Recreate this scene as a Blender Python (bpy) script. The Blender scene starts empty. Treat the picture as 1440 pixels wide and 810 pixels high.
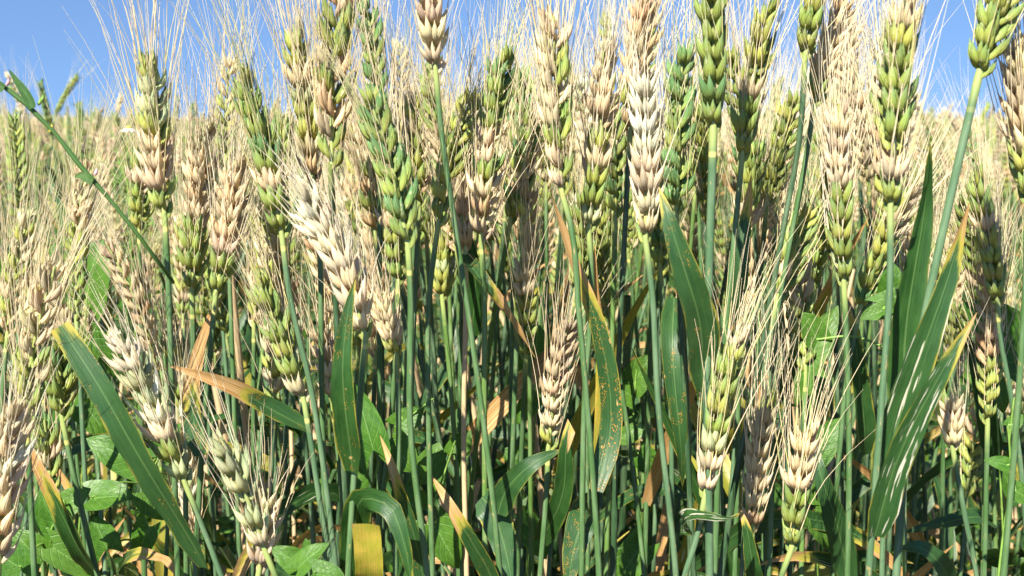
import bpy, math, random
import numpy as np
from mathutils import Vector, Matrix

# ------------------------------------------------------------------ camera, sky, sun, exposure
sc = bpy.context.scene
COL = sc.collection
CAM_H, FPX = 0.86, 1640.0
PITCH = math.atan(240.0 / FPX)
cam = bpy.data.objects.new('camera', bpy.data.cameras.new('camera'))
COL.objects.link(cam); sc.camera = cam
cam.location = (0, 0, CAM_H)
cam.rotation_euler = (math.pi / 2 - PITCH, 0, 0)
cam.data.sensor_width = 36.0
cam.data.lens = 36.0 * FPX / 1440.0
cam.data.clip_start, cam.data.clip_end = 0.02, 600.0
cam.data.dof.use_dof = True
cam.data.dof.focus_distance = 0.56
cam.data.dof.aperture_fstop = 22.0

SUN_EL, SUN_AZ = math.radians(43), math.radians(-24)      # azimuth measured from straight behind the camera, negative = left
sun_from = Vector((math.sin(SUN_AZ) * math.cos(SUN_EL), -math.cos(SUN_AZ) * math.cos(SUN_EL), math.sin(SUN_EL)))
world = bpy.data.worlds.new('World'); sc.world = world; world.use_nodes = True
wn = world.node_tree
sky = wn.nodes.new('ShaderNodeTexSky'); sky.sky_type = 'NISHITA'; sky.sun_disc = False
sky.sun_elevation = SUN_EL
sky.sun_rotation = math.atan2(sun_from.x, sun_from.y)
sky.altitude = 300; sky.air_density = 1.0; sky.dust_density = 0.0; sky.ozone_density = 5.5
# clear dry air: the whole dome is read from higher up, so that it stays blue down to the horizon
geo = wn.nodes.new('ShaderNodeTexCoord'); add = wn.nodes.new('ShaderNodeVectorMath'); add.operation = 'ADD'; add.inputs[1].default_value = (0, 0, 0.28)
nrm = wn.nodes.new('ShaderNodeVectorMath'); nrm.operation = 'NORMALIZE'
wn.links.new(geo.outputs['Generated'], add.inputs[0]); wn.links.new(add.outputs[0], nrm.inputs[0]); wn.links.new(nrm.outputs[0], sky.inputs[0])
wn.links.new(sky.outputs[0], wn.nodes['Background'].inputs[0])
wn.nodes['Background'].inputs[1].default_value = 0.080
sun = bpy.data.objects.new('sun', bpy.data.lights.new('sun', 'SUN'))
COL.objects.link(sun)
sun.data.energy = 5.0; sun.data.angle = math.radians(0.5); sun.data.color = (1.0, 0.94, 0.84)
sun.rotation_euler = sun_from.to_track_quat('Z', 'Y').to_euler()
sc.view_settings.view_transform = 'Standard'; sc.view_settings.look = 'None'
sc.view_settings.exposure = 1.34; sc.view_settings.gamma = 1.0
sc.view_settings.use_curve_mapping = False
sc.cycles.max_bounces = 6; sc.cycles.transparent_max_bounces = 4
sc.cycles.use_denoising = True

# ------------------------------------------------------------------ pixel -> world (1440 x 810 photograph), on the plane y = Y
def W(px, py, Y):
    a, b = (px - 720) / FPX, (405 - py) / FPX
    d = np.array([a, math.cos(PITCH) + b * math.sin(PITCH), -math.sin(PITCH) + b * math.cos(PITCH)])
    return d * (Y / d[1]) + np.array([0, 0, CAM_H])

# ------------------------------------------------------------------ materials
def nd(t, kind, **kw):
    n = t.nodes.new(kind)
    for k, v in kw.items():
        if k[0] == 'i' and k[1:].isdigit():
            n.inputs[int(k[1:])].default_value = v
        else:
            setattr(n, k, v)
    return n

class G:
    """small helper for node maths"""
    def __init__(s, name):
        s.m = bpy.data.materials.new(name); s.m.use_nodes = True
        s.t = s.m.node_tree; s.t.nodes.clear()
        s.out = s.t.nodes.new('ShaderNodeOutputMaterial')
    def put(s, sock, v):
        if v is None: return
        if isinstance(v, bpy.types.NodeSocket): s.t.links.new(v, sock)
        else:
            sock.default_value = v
    def math(s, op, a, b=0.0, c=0.0, clamp=False):
        n = nd(s.t, 'ShaderNodeMath', operation=op, use_clamp=clamp)
        s.put(n.inputs[0], a); s.put(n.inputs[1], b); s.put(n.inputs[2], c)
        return n.outputs[0]
    def mix(s, f, a, b, blend='MIX'):
        n = nd(s.t, 'ShaderNodeMix', data_type='RGBA', blend_type=blend)
        f_, a_, b_ = n.inputs[0], n.inputs[6], n.inputs[7]
        s.put(f_, f)
        for k, v in ((a_, a), (b_, b)):
            s.put(k, (*v, 1) if isinstance(v, tuple) and len(v) == 3 else v)
        return n.outputs[2]
    def step(s, v, lo, hi):
        n = nd(s.t, 'ShaderNodeMapRange', interpolation_type='SMOOTHSTEP')
        s.put(n.inputs[0], v); s.put(n.inputs[1], lo); s.put(n.inputs[2], hi)
        return n.outputs[0]
    def noise(s, vec, scale, detail=2.0, rough=0.5, w=None):
        n = nd(s.t, 'ShaderNodeTexNoise', noise_dimensions='4D' if w is not None else '3D')
        s.put(n.inputs['Vector'], vec); n.inputs['Scale'].default_value = scale
        n.inputs['Detail'].default_value = detail; n.inputs['Roughness'].default_value = rough
        if w is not None: s.put(n.inputs['W'], w)
        return n.outputs[0]
    def uv(s):
        n = nd(s.t, 'ShaderNodeUVMap'); n.uv_map = 'UVMap'
        sp = nd(s.t, 'ShaderNodeSeparateXYZ'); s.t.links.new(n.outputs[0], sp.inputs[0])
        return n.outputs[0], sp.outputs[0], sp.outputs[1]
    def vec(s, x, y, z=0.0):
        n = nd(s.t, 'ShaderNodeCombineXYZ')
        s.put(n.inputs[0], x); s.put(n.inputs[1], y); s.put(n.inputs[2], z)
        return n.outputs[0]
    def param(s, src):
        """colour, alpha, random of a piece: from the object, or from the mesh where pieces are joined"""
        oi = nd(s.t, 'ShaderNodeObjectInfo')
        if src == 'obj':
            return oi.outputs['Color'], oi.outputs['Alpha'], oi.outputs['Random']
        at = nd(s.t, 'ShaderNodeAttribute', attribute_name='Col')
        return at.outputs['Color'], at.outputs['Alpha'], oi.outputs['Random']
    def rgb(s, c):
        n = nd(s.t, 'ShaderNodeSeparateColor'); s.put(n.inputs[0], c)
        return n.outputs
    def bump(s, h, strength, dist):
        n = nd(s.t, 'ShaderNodeBump'); n.inputs['Strength'].default_value = strength
        n.inputs['Distance'].default_value = dist; s.put(n.inputs['Height'], h)
        return n.outputs[0]
    def finish(s, colour, rough=0.5, spec=0.4, trans=0.0, tcol=None, normal=None):
        p = nd(s.t, 'ShaderNodeBsdfPrincipled')
        s.put(p.inputs['Base Color'], (*colour, 1) if isinstance(colour, tuple) else colour)
        s.put(p.inputs['Roughness'], rough); p.inputs['Specular IOR Level'].default_value = spec
        if normal is not None: s.put(p.inputs['Normal'], normal)
        sh = p.outputs[0]
        if trans > 0:
            tr = nd(s.t, 'ShaderNodeBsdfTranslucent')
            s.put(tr.inputs[0], tcol if tcol is not None else colour)
            mx = nd(s.t, 'ShaderNodeMixShader'); mx.inputs[0].default_value = trans
            s.t.links.new(sh, mx.inputs[1]); s.t.links.new(tr.outputs[0], mx.inputs[2]); sh = mx.outputs[0]
        s.t.links.new(sh, s.out.inputs[0])
        return s.m

def mat_spikelet(src):
    g = G('wheat_husk_' + src)
    uv, u, v = g.uv(); c, a, r = g.param(src)
    fl = g.math('FLOOR', u)                                   # which husk of the spikelet
    wn_ = nd(g.t, 'ShaderNodeTexWhiteNoise', noise_dimensions='2D')
    g.put(wn_.inputs[0], g.vec(fl, g.math('MULTIPLY', r, 37.0)))
    rnd = wn_.outputs[0]
    fu = g.math('FRACT', u)
    vein = g.math('SINE', g.math('MULTIPLY', fu, 75.0))
    nz = g.noise(g.vec(g.math('MULTIPLY', u, 3.0), g.math('MULTIPLY', v, 2.2), g.math('MULTIPLY', r, 50.0)), 1.6, 3.0)
    # green husks: yellowish belly, blue-green bloom towards the tip
    gbase = g.mix(0.55, c, (0.62, 0.62, 0.14))
    gtip = g.mix(0.45, c, (0.20, 0.37, 0.20))
    gm = g.mix(g.step(v, 0.05, 0.55), gbase, c)
    gm = g.mix(g.step(g.math('ADD', v, g.math('MULTIPLY', nz, 0.3)), 0.55, 1.05), gm, gtip)
    edge = g.step(g.math('ABSOLUTE', g.math('SUBTRACT', fu, 0.5)), 0.28, 0.5)
    gm = g.mix(g.math('MULTIPLY', edge, 0.38), gm, (0.15, 0.32, 0.13))
    bl = g.math('MULTIPLY', g.step(nz, 0.60, 0.72), 0.8)
    gm = g.mix(bl, gm, (0.74, 0.63, 0.40))
    # bleached husks: a little rosy or orange at the base, paler at the tip
    tb = g.mix(0.30, c, (0.60, 0.38, 0.20)); tt = g.mix(0.4, c, (0.90, 0.82, 0.64))
    tm = g.mix(g.step(v, 0.0, 0.3), tb, c); tm = g.mix(g.step(v, 0.45, 1.0), tm, tt)
    tm = g.mix(g.math('MULTIPLY', g.step(nz, 0.62, 0.8), 0.35), tm, (0.48, 0.33, 0.19))
    fine = g.noise(g.vec(g.math('MULTIPLY', u, 9.0), g.math('MULTIPLY', v, 5.0), g.math('MULTIPLY', r, 70.0)), 1.5, 2.0)
    tm = g.mix(g.math('MULTIPLY', g.step(fine, 0.66, 0.72), 0.55), tm, (0.34, 0.20, 0.10))
    gm = g.mix(g.math('MULTIPLY', g.step(fine, 0.64, 0.74), 0.35), gm, (0.62, 0.52, 0.26))
    col = g.mix(a, tm, gm)
    br = g.math('ADD', 0.80, g.math('MULTIPLY', rnd, 0.36))
    br = g.math('ADD', br, g.math('MULTIPLY', vein, 0.11))
    col = g.mix(1.0, col, g.vec(br, br, br), 'MULTIPLY')
    bmp = g.bump(g.math('ADD', g.math('MULTIPLY', vein, 0.5), nz), 0.5, 0.0004)
    return g.finish(col, 0.45, 0.22, 0.36, g.mix(1.0, col, (1.0, .92, .70), 'MULTIPLY'), bmp)

def mat_awn(src):
    g = G('awn_' + src)
    uv, u, v = g.uv(); c, a, r = g.param(src)
    col = g.mix(g.step(v, 0.0, 0.5), c, g.mix(0.5, c, (0.78, 0.67, 0.45)))
    return g.finish(col, 0.4, 0.4, 0.12, col)

def mat_stem(src):
    g = G('stem_' + src)
    uv, u, v = g.uv(); c, a, r = g.param(src)
    # v runs in metres from the ear downwards
    nz = g.noise(g.vec(g.math('MULTIPLY', u, 1.5), g.math('MULTIPLY', v, 26.0), g.math('MULTIPLY', r, 40.0)), 2.0, 4.0, 0.6)
    ln = g.noise(g.vec(g.math('MULTIPLY', u, 22.0), g.math('MULTIPLY', v, 5.0), r), 1.0, 2.0)
    bloom = g.mix(g.step(nz, 0.35, 0.7), c, g.mix(0.30, c, (0.27, 0.36, 0.21)))
    col = g.mix(g.math('MULTIPLY', g.step(ln, 0.5, 0.75), 0.35), bloom, g.mix(0.5, c, (0.05, 0.12, 0.04)))
    neck = g.math('MULTIPLY', g.step(v, 0.018, 0.004), 0.7)
    col = g.mix(neck, col, (0.36, 0.42, 0.12))
    ring = g.math('MULTIPLY', g.step(g.math('ABSOLUTE', g.math('SUBTRACT', v, g.math('ADD', 0.006, g.math('MULTIPLY', r, 0.016)))), 0.0015, 0.0005), g.step(r, 0.75, 0.25))
    col = g.mix(ring, col, (0.55, 0.50, 0.15))
    sp = g.step(g.noise(g.vec(g.math('MULTIPLY', u, 5.0), g.math('MULTIPLY', v, 160.0), g.math('MULTIPLY', r, 11.0)), 1.0, 2.0), 0.66, 0.72)
    col = g.mix(g.math('MULTIPLY', sp, 0.55), col, (0.42, 0.30, 0.12))
    bmp = g.bump(ln, 0.35, 0.0004)
    return g.finish(col, 0.42, 0.45, 0.0, None, bmp)

def mat_leaf(src):
    g = G('leaf_blade_' + src)
    uv, u, v = g.uv(); c, streak, r = g.param(src)
    dry, yel, rust = g.rgb(c)[:3]
    r40 = g.math('MULTIPLY', r, 40.0)
    e = g.math('MULTIPLY', g.math('ABSOLUTE', g.math('SUBTRACT', u, 0.5)), 2.0)
    n1 = g.noise(g.vec(g.math('MULTIPLY', u, 2.0), g.math('MULTIPLY', v, 6.0), r40), 1.4, 4.0, 0.6)
    lines = g.noise(g.vec(g.math('MULTIPLY', u, 26.0), g.math('MULTIPLY', v, 3.0), r40), 1.0, 2.0)
    green = g.mix(g.step(n1, 0.3, 0.7), (0.014, 0.060, 0.009), (0.033, 0.100, 0.018))
    green = g.mix(g.math('MULTIPLY', r, 0.5), green, (0.048, 0.110, 0.045))
    green = g.mix(g.math('MULTIPLY', g.step(lines, 0.45, 0.7), 0.35), green, (0.062, 0.145, 0.036))
    rib = g.math('MULTIPLY', g.step(e, 0.09, 0.02), 0.45)
    green = g.mix(rib, green, (0.15, 0.26, 0.08))
    # yellowing along the margins
    ed = g.math('MULTIPLY', g.step(g.math('ADD', e, g.math('MULTIPLY', n1, 0.25)), 0.98, 1.14), g.math('MULTIPLY', yel, g.step(g.noise(g.vec(0.0, g.math('MULTIPLY', v, 5.0), g.math('ADD', r40, g.math('MULTIPLY', u, 2.0))), 1.0, 1.0), 0.38, 0.6)), clamp=True)
    col = g.mix(ed, green, (0.46, 0.38, 0.05))
    col = g.mix(g.math('SUBTRACT', yel, 1.0, clamp=True), col, g.mix(g.step(n1, .3, .7), (0.42, 0.40, 0.04), (0.62, 0.44, 0.07)))
    # rust pustules
    vo = nd(g.t, 'ShaderNodeTexVoronoi', feature='F1'); vo.inputs['Scale'].default_value = 1.0
    g.put(vo.inputs['Vector'], g.vec(g.math('MULTIPLY', u, 13.0), g.math('MULTIPLY', v, 110.0), r40))
    spot = g.step(vo.outputs[0], 0.36, 0.22)
    patch = g.step(g.noise(g.vec(g.math('MULTIPLY', u, 3.0), g.math('MULTIPLY', v, 9.0), g.math('ADD', r40, 9.0)), 1.0, 2.0), g.math('SUBTRACT', 0.86, g.math('MULTIPLY', rust, 0.42)), g.math('SUBTRACT', 0.98, g.math('MULTIPLY', rust, 0.42)))
    col = g.mix(g.math('MULTIPLY', spot, patch), col, (0.52, 0.24, 0.03))
    blot = g.noise(g.vec(g.math('MULTIPLY', u, 3.5), g.math('MULTIPLY', v, 22.0), g.math('ADD', r40, 3.0)), 1.0, 3.0, 0.65)
    bt = g.step(blot, g.math('SUBTRACT', 0.80, g.math('MULTIPLY', rust, 0.14)), g.math('SUBTRACT', 0.84, g.math('MULTIPLY', rust, 0.14)))
    col = g.mix(g.math('MULTIPLY', bt, 0.85), col, (0.55, 0.36, 0.13))
    # bleached streaks between the veins
    st = g.noise(g.vec(g.math('MULTIPLY', u, 7.5), g.math('MULTIPLY', v, 3.4), g.math('ADD', r40, 5.0)), 1.3, 2.0, 0.5)
    sm = g.step(st, g.math('SUBTRACT', 1.02, g.math('MULTIPLY', streak, 0.45)), g.math('SUBTRACT', 1.06, g.math('MULTIPLY', streak, 0.45)))
    col = g.mix(sm, col, (0.58, 0.55, 0.42))
    # dead tip
    dv = g.math('SUBTRACT', g.math('ADD', g.math('ADD', v, g.math('MULTIPLY', e, 0.10)), g.math('MULTIPLY', g.math('SUBTRACT', n1, 0.5), 0.30)), g.math('SUBTRACT', 1.08, dry))
    col = g.mix(g.step(dv, -0.10, 0.0), col, (0.42, 0.36, 0.05))
    dead = g.mix(g.step(lines, 0.35, 0.7), (0.40, 0.20, 0.060), (0.62, 0.42, 0.19))
    col = g.mix(g.step(dv, -0.02, 0.06), col, dead)
    bmp = g.bump(g.math('ADD', lines, g.math('MULTIPLY', n1, 0.6)), 0.45, 0.0006)
    tc = g.mix(1.0, col, (1.0, 1.15, 0.45), 'MULTIPLY')
    return g.finish(col, 0.40, 0.45, 0.28, tc, bmp)

def mat_weed(name, c1, c2, vein=(0.20, 0.36, 0.10)):
    g = G(name)
    uv, u, v = g.uv(); oi = nd(g.t, 'ShaderNodeObjectInfo'); r = oi.outputs['Random']
    e = g.math('ABSOLUTE', g.math('SUBTRACT', u, 0.5))
    n1 = g.noise(g.vec(g.math('MULTIPLY', u, 2.5), g.math('MULTIPLY', v, 2.5), g.math('MULTIPLY', r, 30.0)), 2.0, 4.0, 0.6)
    col = g.mix(g.step(n1, 0.3, 0.7), c1, c2)
    col = g.mix(g.math('MULTIPLY', r, 0.30), col, (0.13, 0.21, 0.03))
    side = g.math('FRACT', g.math('MULTIPLY', g.math('SUBTRACT', v, g.math('MULTIPLY', e, 0.9)), 6.0))
    sv = g.step(g.math('ABSOLUTE', g.math('SUBTRACT', side, 0.5)), 0.10, 0.02)
    mid = g.step(e, 0.022, 0.008)
    col = g.mix(g.math('MULTIPLY', g.math('MAXIMUM', mid, g.math('MULTIPLY', sv, 0.55)), 0.6), col, vein)
    hole = g.step(g.noise(uv, 5.0, 3.0), 0.70, 0.74)
    col = g.mix(g.math('MULTIPLY', hole, 0.6), col, (0.30, 0.22, 0.06))
    bmp = g.bump(g.math('ADD', n1, g.math('MULTIPLY', sv, -0.4)), 0.6, 0.001)
    tc = g.mix(1.0, col, (1.1, 1.1, 0.4), 'MULTIPLY')
    return g.finish(col, 0.42, 0.4, 0.32, tc, bmp)

def mat_plain(name, c, rough=0.6, trans=0.0, vary=0.25):
    g = G(name)
    tc = nd(g.t, 'ShaderNodeTexCoord')
    n1 = g.noise(tc.outputs['Object'], 220.0, 3.0)
    col = g.mix(g.step(n1, 0.3, 0.7), tuple(x * (1 - vary) for x in c), tuple(min(1, x * (1 + vary)) for x in c))
    return g.finish(col, rough, 0.35, trans, col, g.bump(n1, 0.3, 0.0005))

def mat_soil():
    g = G('soil')
    tc = nd(g.t, 'ShaderNodeTexCoord')
    n1 = g.noise(tc.outputs['Object'], 9.0, 6.0, 0.65); n2 = g.noise(tc.outputs['Object'], 60.0, 5.0, 0.7)
    col = g.mix(g.step(n1, 0.3, 0.7), (0.045, 0.028, 0.016), (0.105, 0.07, 0.042))
    col = g.mix(g.math('MULTIPLY', g.step(n2, 0.55, 0.7), 0.6), col, (0.20, 0.14, 0.08))
    return g.finish(col, 0.95, 0.15, 0.0, None, g.bump(g.math('ADD', n1, g.math('MULTIPLY', n2, 0.4)), 0.9, 0.02))

SP, SPA = mat_spikelet('obj'), mat_spikelet('mesh')
AW, AWA = mat_awn('obj'), mat_awn('mesh')
ST, STA = mat_stem('obj'), mat_stem('mesh')
LF, LFA = mat_leaf('obj'), mat_leaf('mesh')
BINDWEED = mat_weed('bindweed_leaf', (0.038, 0.125, 0.010), (0.075, 0.195, 0.017))
KNOT = mat_weed('knotweed_leaf', (0.040, 0.120, 0.030), (0.060, 0.160, 0.040))
WSTEM = mat_plain('weed_stem', (0.16, 0.28, 0.05), 0.5)
DRYM = mat_plain('dead_straw', (0.48, 0.32, 0.17), 0.7, 0.15)
PETAL = mat_plain('white_petal', (0.80, 0.80, 0.76), 0.6, 0.3, 0.05)
YELLOW = mat_plain('yellow_disc', (0.60, 0.45, 0.05), 0.7)
PINK = mat_plain('pink_bud', (0.65, 0.38, 0.40), 0.6, 0.2)

# ------------------------------------------------------------------ mesh builder
class MB:
    def __init__(s): s.v, s.f, s.uv, s.c, s.mi, s.n = [], [], [], [], [], 0
    def add(s, v, f, uv, col=None, mi=0):
        v = np.asarray(v, float).reshape(-1, 3)
        s.v.append(v); s.f.append(np.asarray(f, int) + s.n); s.uv.append(np.asarray(uv, float).reshape(-1, 2))
        c = np.ones((len(v), 4)) if col is None else np.broadcast_to(np.asarray(col, float), (len(v), 4))
        s.c.append(c); s.mi.append(np.full(len(f), mi, int)); s.n += len(v)
    def mesh(s, name, mats, offset=None):
        v = np.concatenate(s.v); f = np.concatenate(s.f); uv = np.concatenate(s.uv)
        if offset is not None: v = v - np.asarray(offset)
        me = bpy.data.meshes.new(name)
        me.vertices.add(len(v)); me.vertices.foreach_set('co', v.ravel())
        me.loops.add(len(f) * 4); me.loops.foreach_set('vertex_index', f.ravel())
        me.polygons.add(len(f)); me.polygons.foreach_set('loop_start', np.arange(len(f)) * 4)
        me.polygons.foreach_set('material_index', np.concatenate(s.mi))
        me.polygons.foreach_set('use_smooth', np.ones(len(f), bool))
        ul = me.uv_layers.new(name='UVMap'); ul.data.foreach_set('uv', uv[f.ravel()].ravel())
        ca = me.color_attributes.new('Col', 'FLOAT_COLOR', 'POINT'); ca.data.foreach_set('color', np.concatenate(s.c).ravel())
        for m in mats: me.materials.append(m)
        me.update(calc_edges=True)
        return me

def grid_faces(rows, cols, wrap=False):
    out = []
    for i in range(rows - 1):
        for j in range(cols if wrap else cols - 1):
            k = (j + 1) % cols
            out.append((i * cols + j, i * cols + k, (i + 1) * cols + k, (i + 1) * cols + j))
    return np.array(out)

def unit(v):
    v = np.asarray(v, float); return v / (np.linalg.norm(v, axis=-1, keepdims=True) + 1e-12)

def spline(P, n):
    """Catmull-Rom through P, sampled n times at about even arc length"""
    P = np.asarray(P, float)
    if len(P) == 2: return P[0] + (P[1] - P[0]) * np.linspace(0, 1, n)[:, None]
    h = np.maximum(np.linalg.norm(np.diff(P, axis=0), axis=1), 1e-6); D = np.diff(P, axis=0) / h[:, None]
    M = np.empty_like(P); M[0], M[-1] = D[0], D[-1]
    M[1:-1] = (D[:-1] * h[1:, None] + D[1:] * h[:-1, None]) / (h[:-1] + h[1:])[:, None]
    out = []
    for i in range(len(h)):
        t = np.linspace(0, 1, 12, endpoint=False)[:, None]; t2, t3 = t * t, t * t * t
        out.append((2 * t3 - 3 * t2 + 1) * P[i] + (t3 - 2 * t2 + t) * h[i] * M[i] + (3 * t2 - 2 * t3) * P[i + 1] + (t3 - t2) * h[i] * M[i + 1])
    out = np.vstack(out + [P[-1:]])
    L = np.concatenate([[0], np.cumsum(np.linalg.norm(np.diff(out, axis=0), axis=1))])
    s = np.linspace(0, L[-1], n)
    return np.stack([np.interp(s, L, out[:, k]) for k in range(3)], 1)

def tangents(P):
    return unit(np.gradient(np.asarray(P, float), axis=0))

def tube(mb, P, R, sides=6, col=None, mi=0, v0=0.0):
    P = np.asarray(P, float); T = tangents(P); n = len(P)
    R = np.broadcast_to(np.asarray(R, float), (n,))
    ref = np.array([0.0, 1.0, 0.0]) if abs(T[0][1]) < 0.8 else np.array([1.0, 0, 0])
    A = unit(ref - (T @ ref)[:, None] * T); B = np.cross(T, A)
    an = np.linspace(0, 2 * math.pi, sides + 1)
    ring = A[:, None, :] * np.cos(an)[None, :, None] + B[:, None, :] * np.sin(an)[None, :, None]
    v = P[:, None, :] + ring * R[:, None, None]
    L = np.concatenate([[0], np.cumsum(np.linalg.norm(np.diff(P, axis=0), axis=1))]) + v0
    uv = np.stack(np.broadcast_arrays((an / (2 * math.pi))[None, :], L[:, None]), -1)
    mb.add(v, grid_faces(n, sides + 1), uv, col, mi)

def ribbon(mb, P, wid, roll=0.0, roll1=None, fold=0.18, cols=5, cut=0.0, col=None, mi=0, view=(0, -1, 0.25), rnd=None, n=16):
    P = spline(P, n); T = tangents(P); t = np.linspace(0, 1, n)
    ro = np.radians(roll + ((roll if roll1 is None else roll1) - roll) * t)
    V = np.asarray(view, float); V = unit(V - (T @ V)[:, None] * T)
    S = np.cross(T, V)
    c, s = np.cos(ro)[:, None], np.sin(ro)[:, None]
    S, V = S * c + V * s, V * c - S * s
    prof = np.clip(0.62 + t * 3.2, 0, 1) * np.clip(1 - (t * (1 - cut)) ** 2.0, 0, 1) ** 0.85 + 0.010
    if rnd is not None:
        P = P + V * (np.sin(t * rnd.uniform(4, 9) + rnd.uniform(0, 6)) * wid * 0.10)[:, None]
    x = np.linspace(-1, 1, cols)
    w = (prof * wid / 2)[:, None]
    ripple = 0.0
    if rnd is not None:
        ripple = wid * 0.035 * np.sin(t * rnd.uniform(18, 34) + rnd.uniform(0, 6))[:, None] * (x ** 2 * np.sign(x))[None, :]
    v = P[:, None, :] + S[:, None, :] * (w * x)[..., None] + V[:, None, :] * (w * fold * (np.abs(x) ** 1.3)[None, :] + ripple)[..., None]
    uv = np.stack(np.broadcast_arrays((x * 0.5 + 0.5)[None, :], t[:, None]), -1)
    mb.add(v, grid_faces(n, cols), uv, col, mi)

# ------------------------------------------------------------------ one spikelet: glumes and husks, millimetres -> metres
def husk(mb, base, fan, out, L, w, th, idx, sides=7, lo=False, col=None):
    t = np.array([0, .12, .30, .50, .70, .86, 1.0]) if not lo else np.array([0, .25, .6, 1.0])
    r = np.array([.35, .80, 1.0, .92, .60, .25, .02]) if not lo else np.array([.4, 1.0, .8, .05])
    if lo: sides = 4
    fa, oa = math.radians(fan), math.radians(out)
    ax = unit(np.array([math.sin(oa), math.sin(fa) * math.cos(oa), math.cos(fa) * math.cos(oa)]))
    yv = unit(np.cross(ax, [1, 0, 0])) * -1; yv = unit(np.array([0, 1, 0]) - ax[1] * ax); xv = np.cross(yv, ax)
    an = np.linspace(0, 2 * math.pi, sides + 1) - math.pi
    bow = 0.10 * L * np.sin(math.pi * t)
    c = np.asarray(base) + ax[None, :] * (t * L)[:, None] + xv[None, :] * bow[:, None]
    v = c[:, None, :] + (xv[None, None, :] * np.cos(an)[None, :, None] * th / 2 * (1.0) + yv[None, None, :] * np.sin(an)[None, :, None] * w / 2) * r[:, None, None]
    uv = np.stack(np.broadcast_arrays((idx + 0.001 + 0.998 * (an + math.pi) / (2 * math.pi))[None, :], t[:, None]), -1)
    mb.add(v * 0.001, grid_faces(len(t), sides + 1), uv, col)
    return (np.asarray(base) + ax * L) * 0.001, ax

def spikelet_data(seed, lo=False, dry=False):
    R = random.Random(seed); mb = MB(); tips = []
    j = lambda a: R.uniform(-a, a)
    op = R.uniform(0.62, 1.05) * (1.35 if dry else 1.0); q = 1.08 if dry else 1.04; k = .78 if dry else .90
    husk(mb, (-0.2, -1.7, 0.0), -15 * op + j(4), 7 + j(3), (9.6 + j(.8)) * q, 3.7 * k, 3.0 * k, 0, lo=lo)
    husk(mb, (-0.2, 1.7, 0.0), 15 * op + j(4), 7 + j(3), (9.6 + j(.8)) * q, 3.7 * k, 3.0 * k, 1, lo=lo)
    tips.append(husk(mb, (0.5, -1.4, 1.2), -19 * op + j(4), 12 + j(4), (11.4 + j(.9)) * q, 4.0 * k, 3.9 * k, 2, lo=lo))
    tips.append(husk(mb, (0.5, 1.4, 1.2), 19 * op + j(4), 12 + j(4), (11.4 + j(.9)) * q, 4.0 * k, 3.9 * k, 3, lo=lo))
    tips.append(husk(mb, (1.2, -.5 + j(.4), 1.8), -4 + j(7), 16 + j(4), (10.4 + j(.8)) * q, 3.8 * k, 3.6 * k, 4, lo=lo))
    if dry and not lo:
        tips.append(husk(mb, (1.4, .9 + j(.3), 1.2), 7 + j(6), 15 + j(6), 9.8 + j(1.2), 2.9, 2.6, 6, lo=lo))
    if not lo and R.random() < 0.7:
        tips.append(husk(mb, (0.6, j(.6), 3.8), j(9), 8 + j(4), 9.0, 3.2 * k, 2.6 * k, 5, lo=lo))
    return mb, tips

SPK = []
for k in range(8):
    mb, tips = spikelet_data(100 + k)
    SPK.append((mb.mesh('spikelet', [SP]), tips))
SPK_DRY = []
for k in range(8):
    mb, tips = spikelet_data(140 + k, dry=True)
    SPK_DRY.append((mb.mesh('spikelet', [SP]), tips))
SPK_LO = [spikelet_data(200 + k, lo=True) for k in range(4)]

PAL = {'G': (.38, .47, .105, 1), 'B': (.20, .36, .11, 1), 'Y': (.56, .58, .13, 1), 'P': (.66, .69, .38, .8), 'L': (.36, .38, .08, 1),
       'T': (.85, .71, .43, 0), 'W': (.90, .85, .62, 0), 'O': (.74, .52, .27, 0), 'N': (.62, .49, .31, 0), 'C': (.80, .72, .44, .15), 'K': (.88, .73, .48, 0)}

def spk_colour(spec, k, n, rank, R):
    if '|' in spec:
        spec = spec.split('|')[rank]
    q = (k + 0.5) / n * len(spec) + R.uniform(-0.45, 0.45)
    c = PAL[spec[min(len(spec) - 1, max(0, int(q)))]]
    b = R.uniform(0.86, 1.12)
    return tuple(min(0.90, x * b * R.uniform(.95, 1.05)) for x in c[:3]) + (c[3],)

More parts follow.
